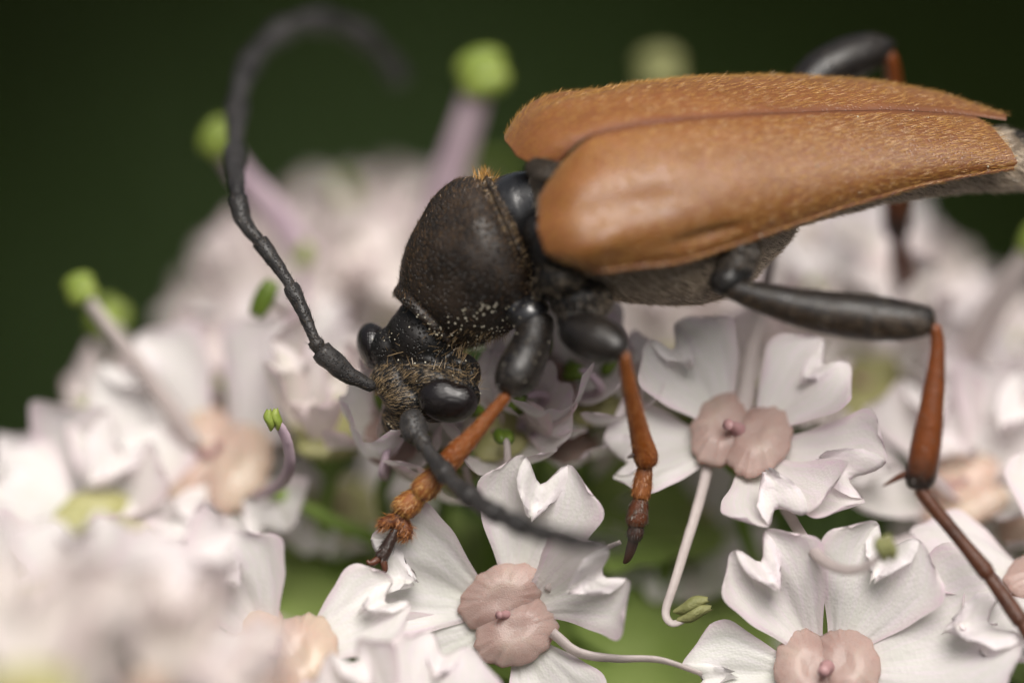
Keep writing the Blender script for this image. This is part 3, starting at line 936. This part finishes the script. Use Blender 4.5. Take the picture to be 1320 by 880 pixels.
# ---- pollen dusting
up_ = np.array(UP)
gp = grains([pron], 210, 0.022, M['pollen'], pron, seed=71, keep=lambda c, n: np.clip(((440 - 350) * K - c @ up_) / 1.6, 0.03, 1) ** 2 * (n @ np.array(BK) > 0.0))
grains([head], 70, 0.020, M['pollen'], head, seed=72, keep=lambda c, n: 1.0 * (n @ np.array(BK) > 0.1))
grains(pollen_src, 20, 0.015, M['pollen'], root, seed=73, keep=lambda c, n: 1.0 * (n @ np.array(BK) > 0.0))
grains([el_left], 26, 0.022, M['pollen'], el_left, seed=74)

# ================================================================== FLOWERS
def petal_mesh(seed, pink=False, flap=True, cup=0.5, bend=0.25, notch=0.22, flap_len=0.34, side=0.0):
    rng = random.Random(seed)
    NU, NV_ = 20, 18
    V, F, UV = [], [], []
    ub = [0, .15, .3, .5, .65, .8, .9, .96, 1]
    wb = [.06, .12, .22, .36, .43, .45, .41, .35, .27]
    ph = [rng.uniform(0, 6.28) for _ in range(6)]
    asym = rng.uniform(-.12, .12)

    def pt(u, s):
        hw = (np.interp(u - .03, ub, wb) + np.interp(u + .03, ub, wb)) / 2
        wav = 1 + 0.02 * math.sin(9 * u + ph[0]) + .015 * math.sin(21 * u + ph[1])
        x = s * hw * 1.12 * wav * (1 + asym * s)
        y = u * (1 - notch * math.exp(-((s - side * .2) / .30) ** 2) * u ** 4 - .16 * abs(s) ** 3 * u ** 3)
        z = cup * x * x / .42 + bend * u * u - .030 * math.exp(-(s / .22) ** 2) * min(1, u * 2)
        z += .020 * math.sin(6 * u + 3 * s + ph[2]) + .018 * math.sin(11 * s + 4 * u + ph[3]) * u
        z += .03 * u ** 5 * math.sin(4.5 * s + ph[4])
        return Vector((x, y, z))
    for i in range(NU + 1):
        for j in range(NV_ + 1):
            u, s = i / NU, -1 + 2 * j / NV_
            V.append(pt(u, s)); UV.append((u, (s + 1) / 2))
    m = NV_ + 1
    F += [(i * m + j, i * m + j + 1, (i + 1) * m + j + 1, (i + 1) * m + j) for i in range(NU) for j in range(NV_)]
    if flap:
        j0, j1 = 5, 13
        cols = list(range(j0, j1 + 1))
        prev = [NU * m + j for j in cols]
        rootc = sum((V[i] for i in prev), Vector()) / len(prev)
        K_ = 8
        for k_ in range(1, K_ + 1):
            t = k_ / K_
            ang = t * rng.uniform(2.1, 2.3)
            cy = -flap_len * 0.85 * t ** 1.1 + .015 * math.exp(-((t - .12) / .1) ** 2)
            cz = flap_len * (.15 * (1 - math.exp(-7 * t)) + .12 * t * t)
            row = []
            for q, j in enumerate(cols):
                b = V[NU * m + j]
                ss = (q / (len(cols) - 1)) * 2 - 1
                wsc = float(np.interp(t, [0, .25, .5, .75, 1], [1, 1.2, 1.2, .85, .2]))
                rag = rng.uniform(-.045, .045) * t ** 1.5
                p = Vector((rootc.x + (b.x - rootc.x) * wsc + .03 * side * t, rootc.y + (b.y - rootc.y) * (1 - t) + cy + rag + .05 * ss * ss * t, b.z + cz + rag - .04 * ss * ss * math.sin(t * 3)))
                V.append(p); UV.append((.62 + .2 * t, .5 + ss * .12)); row.append(len(V) - 1)
            F += [(prev[q], prev[q + 1], row[q + 1], row[q]) for q in range(len(cols) - 1)]
            prev = row
    return mesh_of('petal', V, F, M['petal_pink'] if pink else M['petal'], UV)


PETALS = [petal_mesh(i, False, True, cup=c, bend=b, notch=n, flap_len=f, side=s) for i, (c, b, n, f, s) in enumerate([
    (.24, .10, .20, .38, 0), (.34, .17, .24, .42, .5), (.18, .05, .18, .36, -.5), (.48, .30, .24, .48, .3), (.28, -.10, .18, .38, 0), (.2, -.22, .20, .36, .4)])]
PETALS_PINK = [petal_mesh(20 + i, True, True, cup=c, bend=b, notch=n, flap_len=f) for i, (c, b, n, f) in enumerate([
    (.5, .22, .24, .38), (.65, .38, .26, .42), (.4, .05, .22, .34), (.8, .6, .24, .44)])]
PETALS_CURL = [petal_mesh(40 + i, i % 2 == 1, False, cup=c, bend=b, notch=.12) for i, (c, b) in enumerate([(1.0, .75), (1.1, .95), (.9, .6)])]


def lobe_mesh(seed, mat):
    rng = random.Random(seed)
    ph = [rng.uniform(0, 6.28) for _ in range(5)]
    NR, NTH = 12, 56
    V, F = [], []
    for i in range(NR + 1):
        r = i / NR
        for j in range(NTH):
            th = 2 * math.pi * j / NTH
            R_ = .68 * (1 + .024 * math.sin(11 * th + ph[0]) + .018 * math.sin(17 * th + ph[1]) + .02 * math.sin(5 * th) + .05 * math.sin(2 * th + ph[2]))
            x, y = R_ * r * math.cos(th) * 1.34, R_ * r * math.sin(th) * .90
            if r > .85: pass
            z = .14 + .30 * (1 - r ** 2.2) - .09 * math.exp(-((r - .0) / .35) ** 2) + .018 * math.sin(3 * th + ph[3]) * r + .02 * mnoise.noise(Vector((x * 4 + seed, y * 4, 0)))
            z += .014 * r * math.sin(19 * th + ph[4]) * (r > .5) + .035 * mnoise.noise(Vector((x * 2.2 + seed * 3, y * 2.2, 5)))
            V.append((x, y + .40, z))
    for rr, zz in ((1.0, .04), (.86, -.10), (.5, -.16)):
        for j in range(NTH):
            b = V[NR * NTH + j]
            V.append((b[0] * rr, (b[1] - .40) * rr + .40, zz))
    for i in range(NR + 3):
        for j in range(NTH):
            k_ = (j + 1) % NTH
            F.append((i * NTH + j, i * NTH + k_, (i + 1) * NTH + k_, (i + 1) * NTH + j))
    return mesh_of('disc_lobe', V, F, mat)


LOBES = {k_: [lobe_mesh(60 + i, M[k_]) for i in range(3)] for k_ in ('disc', 'disc_peach', 'disc_green')}


def local_tube(P, R, mat, name, seg=12, n=18):
    C = catmull([(*p, r) for p, r in zip(P, R)], n)
    V, F, UV = tube_geo(C[:, :3], C[:, 3], seg)
    return mesh_of(name, V, F, mat, UV, True, True)


STYLE = local_tube([(0, .02, .20), (.02, .06, .42), (.06, .15, .60), (.10, .22, .72)], [.17, .12, .085, .10], M['style'], 'style')
OVARY = local_tube([(0, 0, .02), (0, 0, -.3), (0, 0, -.8), (0, 0, -1.15)], [.62, .55, .36, .16], M['green'], 'ovary', 16)


def anther_geo(scale=1.0):
    """two plump pollen sacs side by side with a groove"""
    a = ellipsoid((.095, 0, 0), (Vector((.17, 0, 0)), Vector((0, .34, 0)), Vector((0, 0, .18))), 18, 12)
    b = ellipsoid((-.095, 0, 0), (Vector((.17, 0, 0)), Vector((0, .34, 0)), Vector((0, 0, .18))), 18, 12)
    c = ellipsoid((0, 0, -.06), (Vector((.12, 0, 0)), Vector((0, .24, 0)), Vector((0, 0, .1))), 14, 8)
    V, F = fuse([a, b, c], 0.03, 3)
    return V, F


_av, _af = anther_geo()
ANTHER = {k_: mesh_of('anther', _av, _af, M[k_]) for k_ in ('anther', 'anther_dark', 'anther_husk')}


def split_anther(mat):
    """a burst anther: two curled open valves"""
    rng = random.Random(3)
    V, F = [], []
    for sgn in (-1, 1):
        o = len(V)
        for i in range(12):
            t = i / 11
            for j in range(9):
                s = j / 8
                ang = s * 3.6 - .4
                r = .16 * math.sin(math.pi * (t * .86 + .07)) + .03
                V.append((sgn * (.11 + r * math.cos(ang) * .9) + .03 * math.sin(7 * t), (t - .5) * .72 + .02 * math.sin(9 * s), r * math.sin(ang) * 1.1 + rng.uniform(-.012, .012)))
        F += [(o + i * 9 + j, o + i * 9 + j + 1, o + (i + 1) * 9 + j + 1, o + (i + 1) * 9 + j) for i in range(11) for j in range(8)]
    return mesh_of('anther', V, F, mat)


SPLIT = {k_: split_anther(M[k_]) for k_ in ('anther', 'anther_husk')}


def local_stamen(kind, seed):
    rng = random.Random(seed)
    if kind == 'out':
        P = [(0, .5, -.05), (rng.uniform(-.1, .1), 1.2, .35), (rng.uniform(-.2, .2), 2.0, 1.0), (rng.uniform(-.3, .3), 2.7, 1.9)]
    elif kind == 'up':
        P = [(0, .5, -.05), (.0, .95, .5), (.05, 1.1, 1.4), (.0, 1.2, 2.6)]
    else:
        P = [(0, .5, -.05), (0, 1.15, .35), (.05, 1.35, .95), (.0, .95, 1.35), (0, .6, 1.15)]
    C = catmull([(*p, r) for p, r in zip(P, [.13, .12, .105, .085, .07][:len(P)])], 22)
    V, F, UV = tube_geo(C[:, :3], C[:, 3], 10)
    me = mesh_of('filament', V, F, M['filament' if seed % 2 else 'filament_pink'], UV, True, True)
    tip = Vector(C[-1, :3]); tdir = (tip - Vector(C[-3, :3])).normalized()
    return me, tip, tdir


STAM = {k_: [local_stamen(k_, i) for i in range(3)] for k_ in ('out', 'up', 'in')}


def frame(nrm, spin=0.0):
    """local z = nrm, local y roughly image-up turned by spin degrees (counter-clockwise seen from the camera)"""
    z = nrm.normalized()
    y = UP - z * UP.dot(z); y.normalize()
    x = y.cross(z)
    R = Matrix((x, y, z)).transposed()
    return R @ Matrix.Rotation(rad(spin), 3, 'Z')


HUBS = {}


def add_mesh(name, me, parent, mat4, **kw):
    o = bpy.data.objects.new(name, me)
    put(o, parent, **kw)
    o.matrix_local = mat4
    return o


def rot4(R3): return R3.to_4x4()


def world_tube_part(name, pts, radii, mat, fl, n=28, seg=12):
    """a tube given in world space hung under a rotated flower"""
    inv = fl['M'].inverted()
    C = catmull([(*(inv @ Vector(p)), r / fl['s']) for p, r in zip(pts, radii)], n)
    V, F, UV = tube_geo(C[:, :3], C[:, 3], seg, flat=.6 if name == 'filament' else 1.0, lump=.08 if name == 'filament' else 0.0)
    return put(bpy.data.objects.new(name, mesh_of(name, V, F, mat, UV, True, True)), fl['o'])


def flower(label, px, py, d, nrm=(0, .5, .85), spin=0, s=1.0, disc='disc', dscale=1.0, dspin=20, petals=None, n_pet=5, plen=2.1, pwid=1.0, elev=20,
           pink=False, curl=False, stamens=(), hub=None, seed=0, group='flowers of the umbel', sty=1.0):
    """petals: list of (angle deg from image-up, ccw; length; width factor; elevation deg; variant; roll)"""
    rng = random.Random(seed * 7 + int(px))
    R = frame(vdir(*nrm), 0)
    loc = W(px, py, d)
    e = empty('flower', loc, label=label, cat='flower', group=group)
    e.rotation_mode = 'QUATERNION'; e.rotation_quaternion = R.to_quaternion(); e.scale = (s, s, s)
    Mw = Matrix.LocRotScale(loc, R.to_quaternion(), Vector((s, s, s)))
    fl = dict(o=e, M=Mw, s=s, loc=loc)
    if petals is None:
        petals = [(spin + 360 * i / n_pet + rng.uniform(-9, 9), plen * rng.uniform(.86, 1.12), pwid * rng.uniform(.85, 1.12), elev + rng.uniform(-13, 13), rng.randrange(6), rng.uniform(-12, 12)) for i in range(n_pet)]
    for (a, L_, wf, el, var, roll) in petals:
        pool = PETALS_CURL if curl else (PETALS_PINK if pink else PETALS)
        me = pool[var % len(pool)]
        m4 = rot4(Matrix.Rotation(rad(a), 3, 'Z')) @ Matrix.Translation((0, .28, -.08)) @ rot4(Matrix.Rotation(rad(el), 3, 'X')) @ rot4(Matrix.Rotation(rad(roll), 3, 'Y')) @ Matrix.Diagonal((L_ * wf, L_, L_, 1))
        add_mesh('petal', me, e, m4)
    for k_ in (0, 1):
        m4 = rot4(Matrix.Rotation(rad(dspin + 180 * k_), 3, 'Z')) @ Matrix.Diagonal((dscale, dscale, dscale, 1)) @ Matrix.Translation((0, 0, .04 * k_)) @ rot4(Matrix.Rotation(rad(6), 3, 'X'))
        add_mesh('disc_lobe', LOBES[disc][rng.randrange(3)], e, m4)
        if sty != 1.0 and k_: continue
        m4 = rot4(Matrix.Rotation(rad(dspin + 90 + 180 * k_ + rng.uniform(-30, 30)), 3, 'Z')) @ Matrix.Diagonal((dscale * .72 * sty, dscale * .72 * sty, dscale * .8 * sty ** .5, 1))
        add_mesh('style', STYLE, e, m4)
    add_mesh('ovary', OVARY, e, Matrix.Diagonal((dscale, dscale, 1, 1)))
    for (kind, a, sc_, amat) in stamens:
        me, tip, td = STAM[kind][rng.randrange(3)]
        f = add_mesh('filament', me, e, rot4(Matrix.Rotation(rad(a), 3, 'Z')) @ Matrix.Scale(sc_, 4))
        q = td.to_track_quat('Y', 'Z').to_matrix() @ Matrix.Rotation(rng.uniform(0, 3), 3, 'Y')
        add_mesh('anther', ANTHER[amat], f, Matrix.Translation(tip) @ rot4(q) @ Matrix.Scale(rng.uniform(.8, 1.05), 4))
    # pedicel to the hub of its umbellet
    if hub:
        HUBS.setdefault(hub, [])
        HUBS[hub].append(fl)
    return fl


def stamen_px(fl, path, r0, r1, amat='anther', asize=(1, 1, 1), adir=None, split=False, pink=False, anther=True, face=None):
    """a stamen that follows photo points (px,py,d); asize: anther scale"""
    P = [W(*p) for p in path]
    R_ = np.linspace(r0, r1, len(P)) * K
    f = world_tube_part('filament', P, R_, M['filament_pink' if pink else 'filament'], fl, 40, 12)
    if anther:
        tip = P[-1]
        ad = vdir(*adir) if adir else (P[-1] - P[-2])
        z = vdir(*face) if face else BK
        y = ad.normalized(); z = (z - y * z.dot(y)).normalized(); x = y.cross(z)
        R3 = Matrix((x, y, z)).transposed()
        m4 = fl['M'].inverted() @ (Matrix.Translation(tip) @ rot4(R3) @ Matrix.Diagonal((*asize, 1)))
        add_mesh('anther', (SPLIT if split else ANTHER)[amat], f, m4)
    return f


ST = [('out', 40, 1, 'anther'), ('out', 150, 1, 'anther'), ('in', 255, 1, 'anther')]

# --- flowers in focus ---------------------------------------------------------
FA = flower('white flower with a round pink two-lobed disc facing the camera below the beetle', 656, 793, 0.45, (-.02, .12, .99), sty=1.15, dscale=.98, dspin=22, hub='front',
            petals=[(-14, 3.05, .84, 14, 0, 0), (-64, 2.75, .88, 30, 1, 14), (-150, 2.5, .85, 6, 2, 0), (122, 2.9, .95, 4, 2, 0), (70, 2.9, 1.0, 6, 0, -6)])
stamen_px(FA, [(712, 815, .0), (745, 840, -.1), (790, 848, -.2), (850, 850, -.3), (905, 868, -.5)], 10, 4, anther=False)
stamen_px(FA, [(706, 760, .2), (728, 738, .1), (760, 716, 0), (800, 698, -.2)], 7, 4, anther=False)

FB = flower('white flower with a pink lumpy disc between the middle and hind legs', 955, 566, 1.3, (-.05, .58, .80), sty=1.7, dscale=1.0, dspin=65, hub='right',
            petals=[(42, 2.5, .95, 26, 0, 0), (100, 2.45, .95, -2, 2, 0), (-50, 2.4, .95, 28, 4, 0), (-113, 2.75, .95, -2, 1, 8), (-158, 2.35, 1.1, -2, 3, 0)])
stamen_px(FB, [(915, 590, 1.2), (903, 640, .9), (885, 700, .6), (868, 755, .4), (858, 788, .3), (866, 803, .2), (884, 797, .2), (893, 785, .2)], 7.5, 4, 'anther_husk', (.8, 1.0, .9), (.9, .35, .1), split=True)
stamen_px(FB, [(955, 545, 1.4), (962, 500, 1.6), (968, 455, 1.9), (985, 380, 2.6), (997, 312, 3.2)], 13, 6, anther=False)
stamen_px(FB, [(990, 610, 1.0), (1015, 660, .7), (1047, 708, -.5), (1075, 730, -1.3), (1105, 734, -1.8), (1128, 722, -2.1), (1142, 706, -2.2)], 8, 6, 'anther_husk', (.75, .75, .75), (-.2, .9, .2), split=True)

FC = flower('large white flower with pale disc cut off by the bottom edge under the hind leg', 1066, 866, -0.2, (-.02, .42, .90), sty=1.7, disc='disc', dscale=1.0, dspin=95, hub='right',
            petals=[(34, 2.9, .76, 26, 0, -8), (-30, 3.0, .88, 28, 2, 8), (-78, 3.7, 1.0, 14, 2, 0), (92, 2.6, .7, 4, 4, 0), (180, 2.2, .9, 5, 2, 0)])

FD = flower('blurred white flower with a peach disc and one long raised stamen on the left', 282, 600, 4.6, (-.2, .5, .84), dscale=1.2, dspin=70, disc='disc_peach', hub='left',
            petals=[(48, 3.0, 1.0, 22, 0, 0), (-38, 3.1, 1.05, 26, 2, 0), (104, 2.6, .9, 10, 2, 0), (-142, 2.3, .95, -5, 3, 0), (172, 2.0, .9, -5, 1, 0)])
stamen_px(FD, [(252, 575, 4.2), (222, 530, 4.2), (175, 465, 4.3), (135, 415, 4.4), (104, 372, 4.5)], 16, 8, 'anther', (1.25, 1.0, 1.3), (.9, .35, .2), pink=False)
stamen_px(FD, [(330, 640, 3.6), (360, 625, 2.0), (373, 600, .9), (371, 572, .4), (363, 553, .2), (352, 540, .1)], 8, 8, 'anther', (.62, .62, .62), (-.1, .9, .3), split=True, pink=True)

FE = flower('white flower with a peach disc at the bottom edge left of the round pink disc', 362, 850, -.9, (-.05, .45, .88), dscale=1.12, dspin=80, hub='front', disc='disc_peach',
            petals=[(36, 2.6, .85, 34, 0, 0), (-62, 2.5, .8, 8, 2, 0), (100, 2.6, .9, 20, 1, 0), (-125, 2.6, 1.0, 5, 2, 0), (180, 2.2, .9, 10, 0, 0)])

# yellow grains fallen on the sharp petals
for fl in (FA, FB, FC):
    rng = random.Random(int(fl['loc'].x * 100))
    V, F = [], []
    for ch in fl['o'].children:
        if not ch.name.startswith('petal'): continue
        ml = ch.matrix_local
        for _ in range(5):
            v = ch.data.vertices[rng.randrange(60, 360)]
            p = ml @ v.co + Vector((0, 0, .012)); r = rng.uniform(.010, .024); o = len(V)
            V += [p + Vector(q) * r for q in ((1, 0, 0), (-1, 0, 0), (0, 1, 0), (0, -1, 0), (0, 0, 1), (0, 0, -1))]
            F += [(o + x, o + y, o + z) for x, y, z in ((0, 2, 4), (2, 1, 4), (1, 3, 4), (3, 0, 4), (2, 0, 5), (1, 2, 5), (3, 1, 5), (0, 3, 5))]
    put(bpy.data.objects.new('pollen', mesh_of('pollen', V, F, M['yellow_pollen'])), fl['o'], kind='stuff')

# --- curled young flowers just behind the front leg
YOUNG = [
    ('pinkish young flower with rolled petals under the beetle head', 505, 570, 2.2, True, (20, 170)),
    ('rolled white flower with deep green anthers behind the front shin', 640, 565, 1.9, False, (75, 190, -60)),
    ('rolled pinkish flower behind the knee of the front leg', 705, 500, 2.4, True, (10, 250)),
    ('rolled pink flower just left of the middle shin', 765, 520, 2.6, True, (60, -40)),
    ('small rolled flower low between the front and middle shins', 735, 570, 2.9, True, (120,)),
    ('small rolled white flower straight under the near compound eye', 580, 600, 2.9, False, (200, 80)),
]
for i, (lab, px, py, d, pk, sa) in enumerate(YOUNG):
    flower(lab, px, py, d, (.05, .50, .86), s=.95, pink=pk, curl=True, n_pet=5, plen=1.5, pwid=1.2, elev=14, dscale=.62, hub='mid', seed=i + 1, disc='disc_green' if i % 2 else 'disc',
           stamens=[('in', a, .85, 'anther_dark') for a in sa], spin=i * 23)
flower('pale flower half hidden below the raised antenna base', 425, 560, 3.8, (0, .8, .6), s=.95, pink=True, n_pet=5, plen=2.0, elev=30, hub='mid', seed=5, disc='disc_green')

# --- blurred flowers behind
BACK = [
    ('blurred pink flower at the top of the far left cluster', 445, 372, 11.5, 1.05, 'disc_green', 'far'),
    ('blurred pale flower behind the beetle neck', 515, 352, 12.5, 1.05, 'disc_green', 'far'),
    ('blurred pale flower beside the middle of the raised antenna', 370, 440, 10.0, 1.0, 'disc_green', 'far'),
    ('blurred pink flower between the raised antenna and the pronotum', 455, 420, 9.5, 1.0, 'disc_green', 'far'),
    ('blurred flower at the left edge of the far cluster', 335, 490, 9.0, .95, 'disc_green', 'far'),
    ('blurred flower behind the first bend of the raised antenna', 385, 470, 7.5, .95, 'disc_green', 'far'),
    ('blurred flower directly behind the far eye', 470, 450, 8.0, .95, 'disc_green', 'far'),
    ('blurred white flower left of the antenna base with upright petals', 330, 520, 5.8, 1.1, 'disc_peach', 'left'),
    ('blurred white flower beside the tall green-tipped stamen', 225, 585, 6.2, 1.05, 'disc_green', 'left'),
    ('blurred white flower at the far left rim of the flower head', 70, 720, 3.0, 1.1, 'disc_green', 'left'),
    ('blurred white flower left of the peach disc', 130, 690, 2.6, 1.05, 'disc_green', 'left'),
    ('blurred pink flower behind the far end of the belly with a green middle', 1062, 372, 10.5, 1.15, 'disc_green', 'back'),
    ('blurred pale flower under the middle of the belly', 985, 395, 9.5, 1.0, 'disc_green', 'back'),
    ('blurred pale flower behind the middle knee', 850, 420, 8.0, 1.0, 'disc_green', 'back'),
    ('blurred flower right under the hind thigh base', 925, 430, 7.5, 1.0, 'disc_green', 'back'),
    ('blurred flower under the middle of the hind thigh', 1040, 455, 7.0, 1.0, 'disc', 'back'),
    ('blurred white flower at the back behind the hind knee', 1190, 455, 9.5, 1.05, 'disc_peach', 'back'),
    ('blurred white flower right of the hind knee', 1270, 500, 8.0, 1.0, 'disc_peach', 'back'),
    ('blurred white flower left of the hind shin', 1115, 510, 5.5, 1.05, 'disc_green', 'back'),
    ('blurred flower with a peach disc at the right edge', 1288, 565, 5.0, 1.05, 'disc_peach', 'right'),
    ('blurred white flower with a crumpled petal right of the hind shin', 1240, 640, 2.8, 1.0, 'disc_peach', 'right'),
    ('blurred pale flower with a peach disc low at the right edge', 1325, 665, 3.2, 1.0, 'disc_peach', 'right'),
    ('white flower at the right edge beside the hind foot', 1365, 765, 0.6, 1.1, 'disc', 'right'),
    ('dim blurred flower low behind the front foot', 445, 665, 5.5, .9, 'disc_green', 'mid'),
    ('dim blurred flower low between the near antenna and the middle shin', 690, 640, 5.8, .85, 'disc_green', 'mid'),
    ('dim blurred flower in the gap right of the middle foot', 885, 690, 5.0, .8, 'disc_green', 'right'),
    ('dim blurred flower in the gap at the bottom right of the round pink disc', 880, 880, 4.0, .9, 'disc_green', 'right'),
    ('dim blurred flower in the gap beside the hind foot', 1235, 770, 3.8, .8, 'disc_green', 'right'),
    ('blurred pale flower just under the hind trochanter', 870, 500, 5.5, 1.0, 'disc_green', 'mid'),
]
for i, (lab, px, py, d, s, dk, hub) in enumerate(BACK):
    d = d * 1.45 if d < 5 else d * 1.25 if d < 6 else 7.2 + (d - 6) * 2.0
    s *= 1.12
    flower(lab, px, py, d, (random.uniform(-.25, .25), .62, .72), spin=random.uniform(0, 72), s=s, disc=dk, dscale=.85, plen=2.15, pwid=1.05, elev=24, pink=(i % 2 == 0 and d > 6), hub=hub, seed=100 + i,
           stamens=[('in', random.uniform(0, 360), .9, 'anther')] + [('out', random.uniform(-60, 60), .8, 'anther'), ('in', random.uniform(0, 360), .9, 'anther')] * (i % 2) if d > 6.9 else [])

# tall stamens that stand up in the blur
FT = flower('blurred flower hidden behind the pronotum with a tall green-tipped stamen', 575, 390, 9.0, (0, .7, .65), s=1.0, pink=True, dscale=.8, hub='far', seed=201, disc='disc_green')
stamen_px(FT, [(560, 300, 8.8), (578, 230, 8.2), (600, 165, 7.6), (622, 95, 7.0)], 27, 20, 'anther', (2.0, 1.6, 2.0), (.9, .3, .1), pink=True)
FT2 = flower('blurred flower behind the raised antenna with two crossed stamens', 375, 400, 9.4, (0, .7, .65), s=.9, pink=True, dscale=.8, hub='far', seed=202, disc='disc_green')
stamen_px(FT2, [(392, 330, 7.4), (360, 280, 7.1), (310, 222, 6.8), (282, 178, 6.4)], 24, 15, 'anther', (1.4, 1.3, 1.4), (.5, .8, .1), pink=True)
FT3 = flower('blurred flower hidden behind the wing cases with one green anther above them', 850, 330, 10.5, (0, .8, .55), s=.9, pink=True, dscale=.8, hub='back', seed=203, disc='disc_green')
stamen_px(FT3, [(850, 240, 10.5), (852, 180, 10.5), (850, 130, 10.4), (850, 92, 10.3)], 18, 14, 'anther_husk', (2.0, 1.5, 2.0), (1, .1, .1), pink=True)
FT4 = flower('blurred flower at the left rim with two pale green anthers', 185, 545, 7.5, (-.2, .75, .6), s=.8, pink=True, dscale=.8, hub='left', seed=204, disc='disc_green')
stamen_px(FT4, [(175, 470, 7.5), (150, 440, 7.8), (140, 410, 8.0)], 15, 12, 'anther', (1.5, 1.2, 1.4), (.5, .8, .1))
stamen_px(FT4, [(150, 500, 7.0), (128, 520, 6.6), (118, 536, 6.4)], 15, 12, 'anther', (1.3, 1.1, 1.3), (-.5, .8, .1))
FT5 = flower('blurred flower at the right edge with one thick upright white stamen', 1262, 510, 6.8, (.2, .7, .6), s=1.0, dscale=.8, hub='back', seed=205, disc='disc_peach')
stamen_px(FT5, [(1238, 480, 6.6), (1262, 430, 6.2), (1295, 375, 5.8), (1340, 310, 5.4)], 26, 18, 'anther', (1.5, 1.4, 1.5), (.5, .8, .1))
FT6 = flower('blurred pink flower below the belly showing dark anthers', 1000, 520, 4.2, (0, .8, .6), s=.8, pink=True, dscale=.8, hub='back', seed=206, disc='disc_green')
stamen_px(FT6, [(1020, 500, 5.0), (1042, 480, 5.2), (1054, 462, 5.4)], 9, 7, 'anther_husk', (.7, 1.0, .7), (.1, 1, .1))
stamen_px(FT2, [(372, 400, 3.4), (356, 392, 3.2), (340, 385, 3.0)], 8, 6, 'anther_dark', (.8, 1.25, .8), (.45, .9, .1))

# --- foreground, strongly blurred
flower('very blurred pink flower in the bottom left corner nearest the lens', 30, 925, -11.0, (-.1, .75, .65), s=1.25, pink=True, dscale=.9, hub='near', seed=301, elev=10, disc='disc_green')
flower('very blurred flower second from the bottom left corner', 205, 925, -8.0, (0, .8, .6), s=1.2, pink=True, dscale=.9, hub='near', seed=302, elev=14, disc='disc_peach')
flower('blurred pale flower above the bottom left corner with a green middle', 60, 800, -6.5, (-.1, .75, .65), s=1.15, dscale=.9, hub='near', seed=303, elev=15, disc='disc_green')
flower('blurred grey-white flower between the peach disc and the bottom left corner', 175, 790, -4.5, (0, .8, .6), s=1.05, dscale=.8, hub='near', seed=304, elev=12, disc='disc_green')
flower('blurred white flower rising at the bottom between the two discs', 520, 965, -2.2, (0, .5, .85), s=1.05, dscale=.9, hub='front', seed=305, elev=28, spin=40)

# --- pedicels, rays, stem -----------------------------------------------------
plant = empty('hogweed_plant', (0, 0, 0), label='green stem, rays and leaves carrying the white flower head', cat='plant')
plant.location = Vector((0, 30, GZ))
node_c = W(720, 2700, 12)
for hub, fls in HUBS.items():
    mean = sum((f['loc'] for f in fls), Vector()) / len(fls)
    hp = mean + vdir(0, -7.0, -5.5)
    for f in fls:
        nrm = (f['M'].to_3x3() @ Vector((0, 0, 1))).normalized()
        a = f['loc'] - nrm * (1.0 * f['s'])
        b = a - nrm * 2.2
        c = hp + (b - hp) * 0.35
        world_tube_part('pedicel', [a, b, c, hp], [.16, .14, .15, .17], M['green'], f, 22, 10)
    C = catmull([(*hp, .28), *[(*(hp + (node_c - hp) * q + vdir(0, 0, -2 * math.sin(q * 3.1))), .3 + .3 * q) for q in (.3, .65)], (*node_c, .75)], 30)
    V, F, UV = tube_geo(C[:, :3], C[:, 3], 14)
    part('ray', V, F, M['green'], plant, UV)
C = catmull([(*node_c, 1.6), (*(node_c + Vector((0, 4, -120))), 2.2), (0, 30, GZ - 4, 3.2)], 30)
V, F, UV = tube_geo(C[:, :3], C[:, 3], 20)
part('stem', V, F, M['green'], plant, UV)


def leaf(px, py, d, dirv, nrm, L_, wd, seed):
    rng = random.Random(seed)
    y = vdir(*dirv).normalized(); z = vdir(*nrm); z = (z - y * z.dot(y)).normalized(); x = y.cross(z)
    o = W(px, py, d)
    V, F, UV = [], [], []
    NU, NV_ = 26, 14
    for i in range(NU + 1):
        u = i / NU
        hw = wd * (math.sin(math.pi * min(1, u * .93 + .05)) ** .8) * (1 + .10 * abs(math.sin(u * 22)))
        for j in range(NV_ + 1):
            s = -1 + 2 * j / NV_
            zz = .12 * wd * abs(s) + .06 * wd * math.sin(u * 16 - abs(s) * 3) * abs(s) - .18 * L_ * u * u
            V.append(o + x * (s * hw) + y * (u * L_ - abs(s) * .10 * L_ * (1 - u)) + z * zz); UV.append((u, (s + 1) / 2))
    m = NV_ + 1
    F = [(i * m + j, i * m + j + 1, (i + 1) * m + j + 1, (i + 1) * m + j) for i in range(NU) for j in range(NV_)]
    part('leaf', V, F, M['leaf'], plant, UV, recalc=False)


leaf(520, 800, 5.2, (1, .25, -.2), (0, .75, .66), 6, 3.0, 1)
leaf(300, 760, 5.5, (1, .2, -.1), (0, .75, .66), 6, 2.4, 2)
leaf(790, 850, 3.8, (1, .1, -.2), (0, .75, .66), 7, 3.0, 3)
leaf(1160, 800, 4.6, (1, .25, -.2), (0, .75, .66), 6, 3.0, 4)
leaf(600, 630, 4.8, (1, .0, -.2), (0, .75, .66), 6, 2.2, 5)
# one bright stalk crosses the gap left of the front foot
C = catmull([(*W(350, 630, 3.6), .16), (*W(420, 668, 4.0), .15), (*W(500, 705, 4.8), .16), (*W(600, 780, 6.5), .18)], 24)
V, F, UV = tube_geo(C[:, :3], C[:, 3], 12)
part('ray', V, F, M['green'], plant, UV)
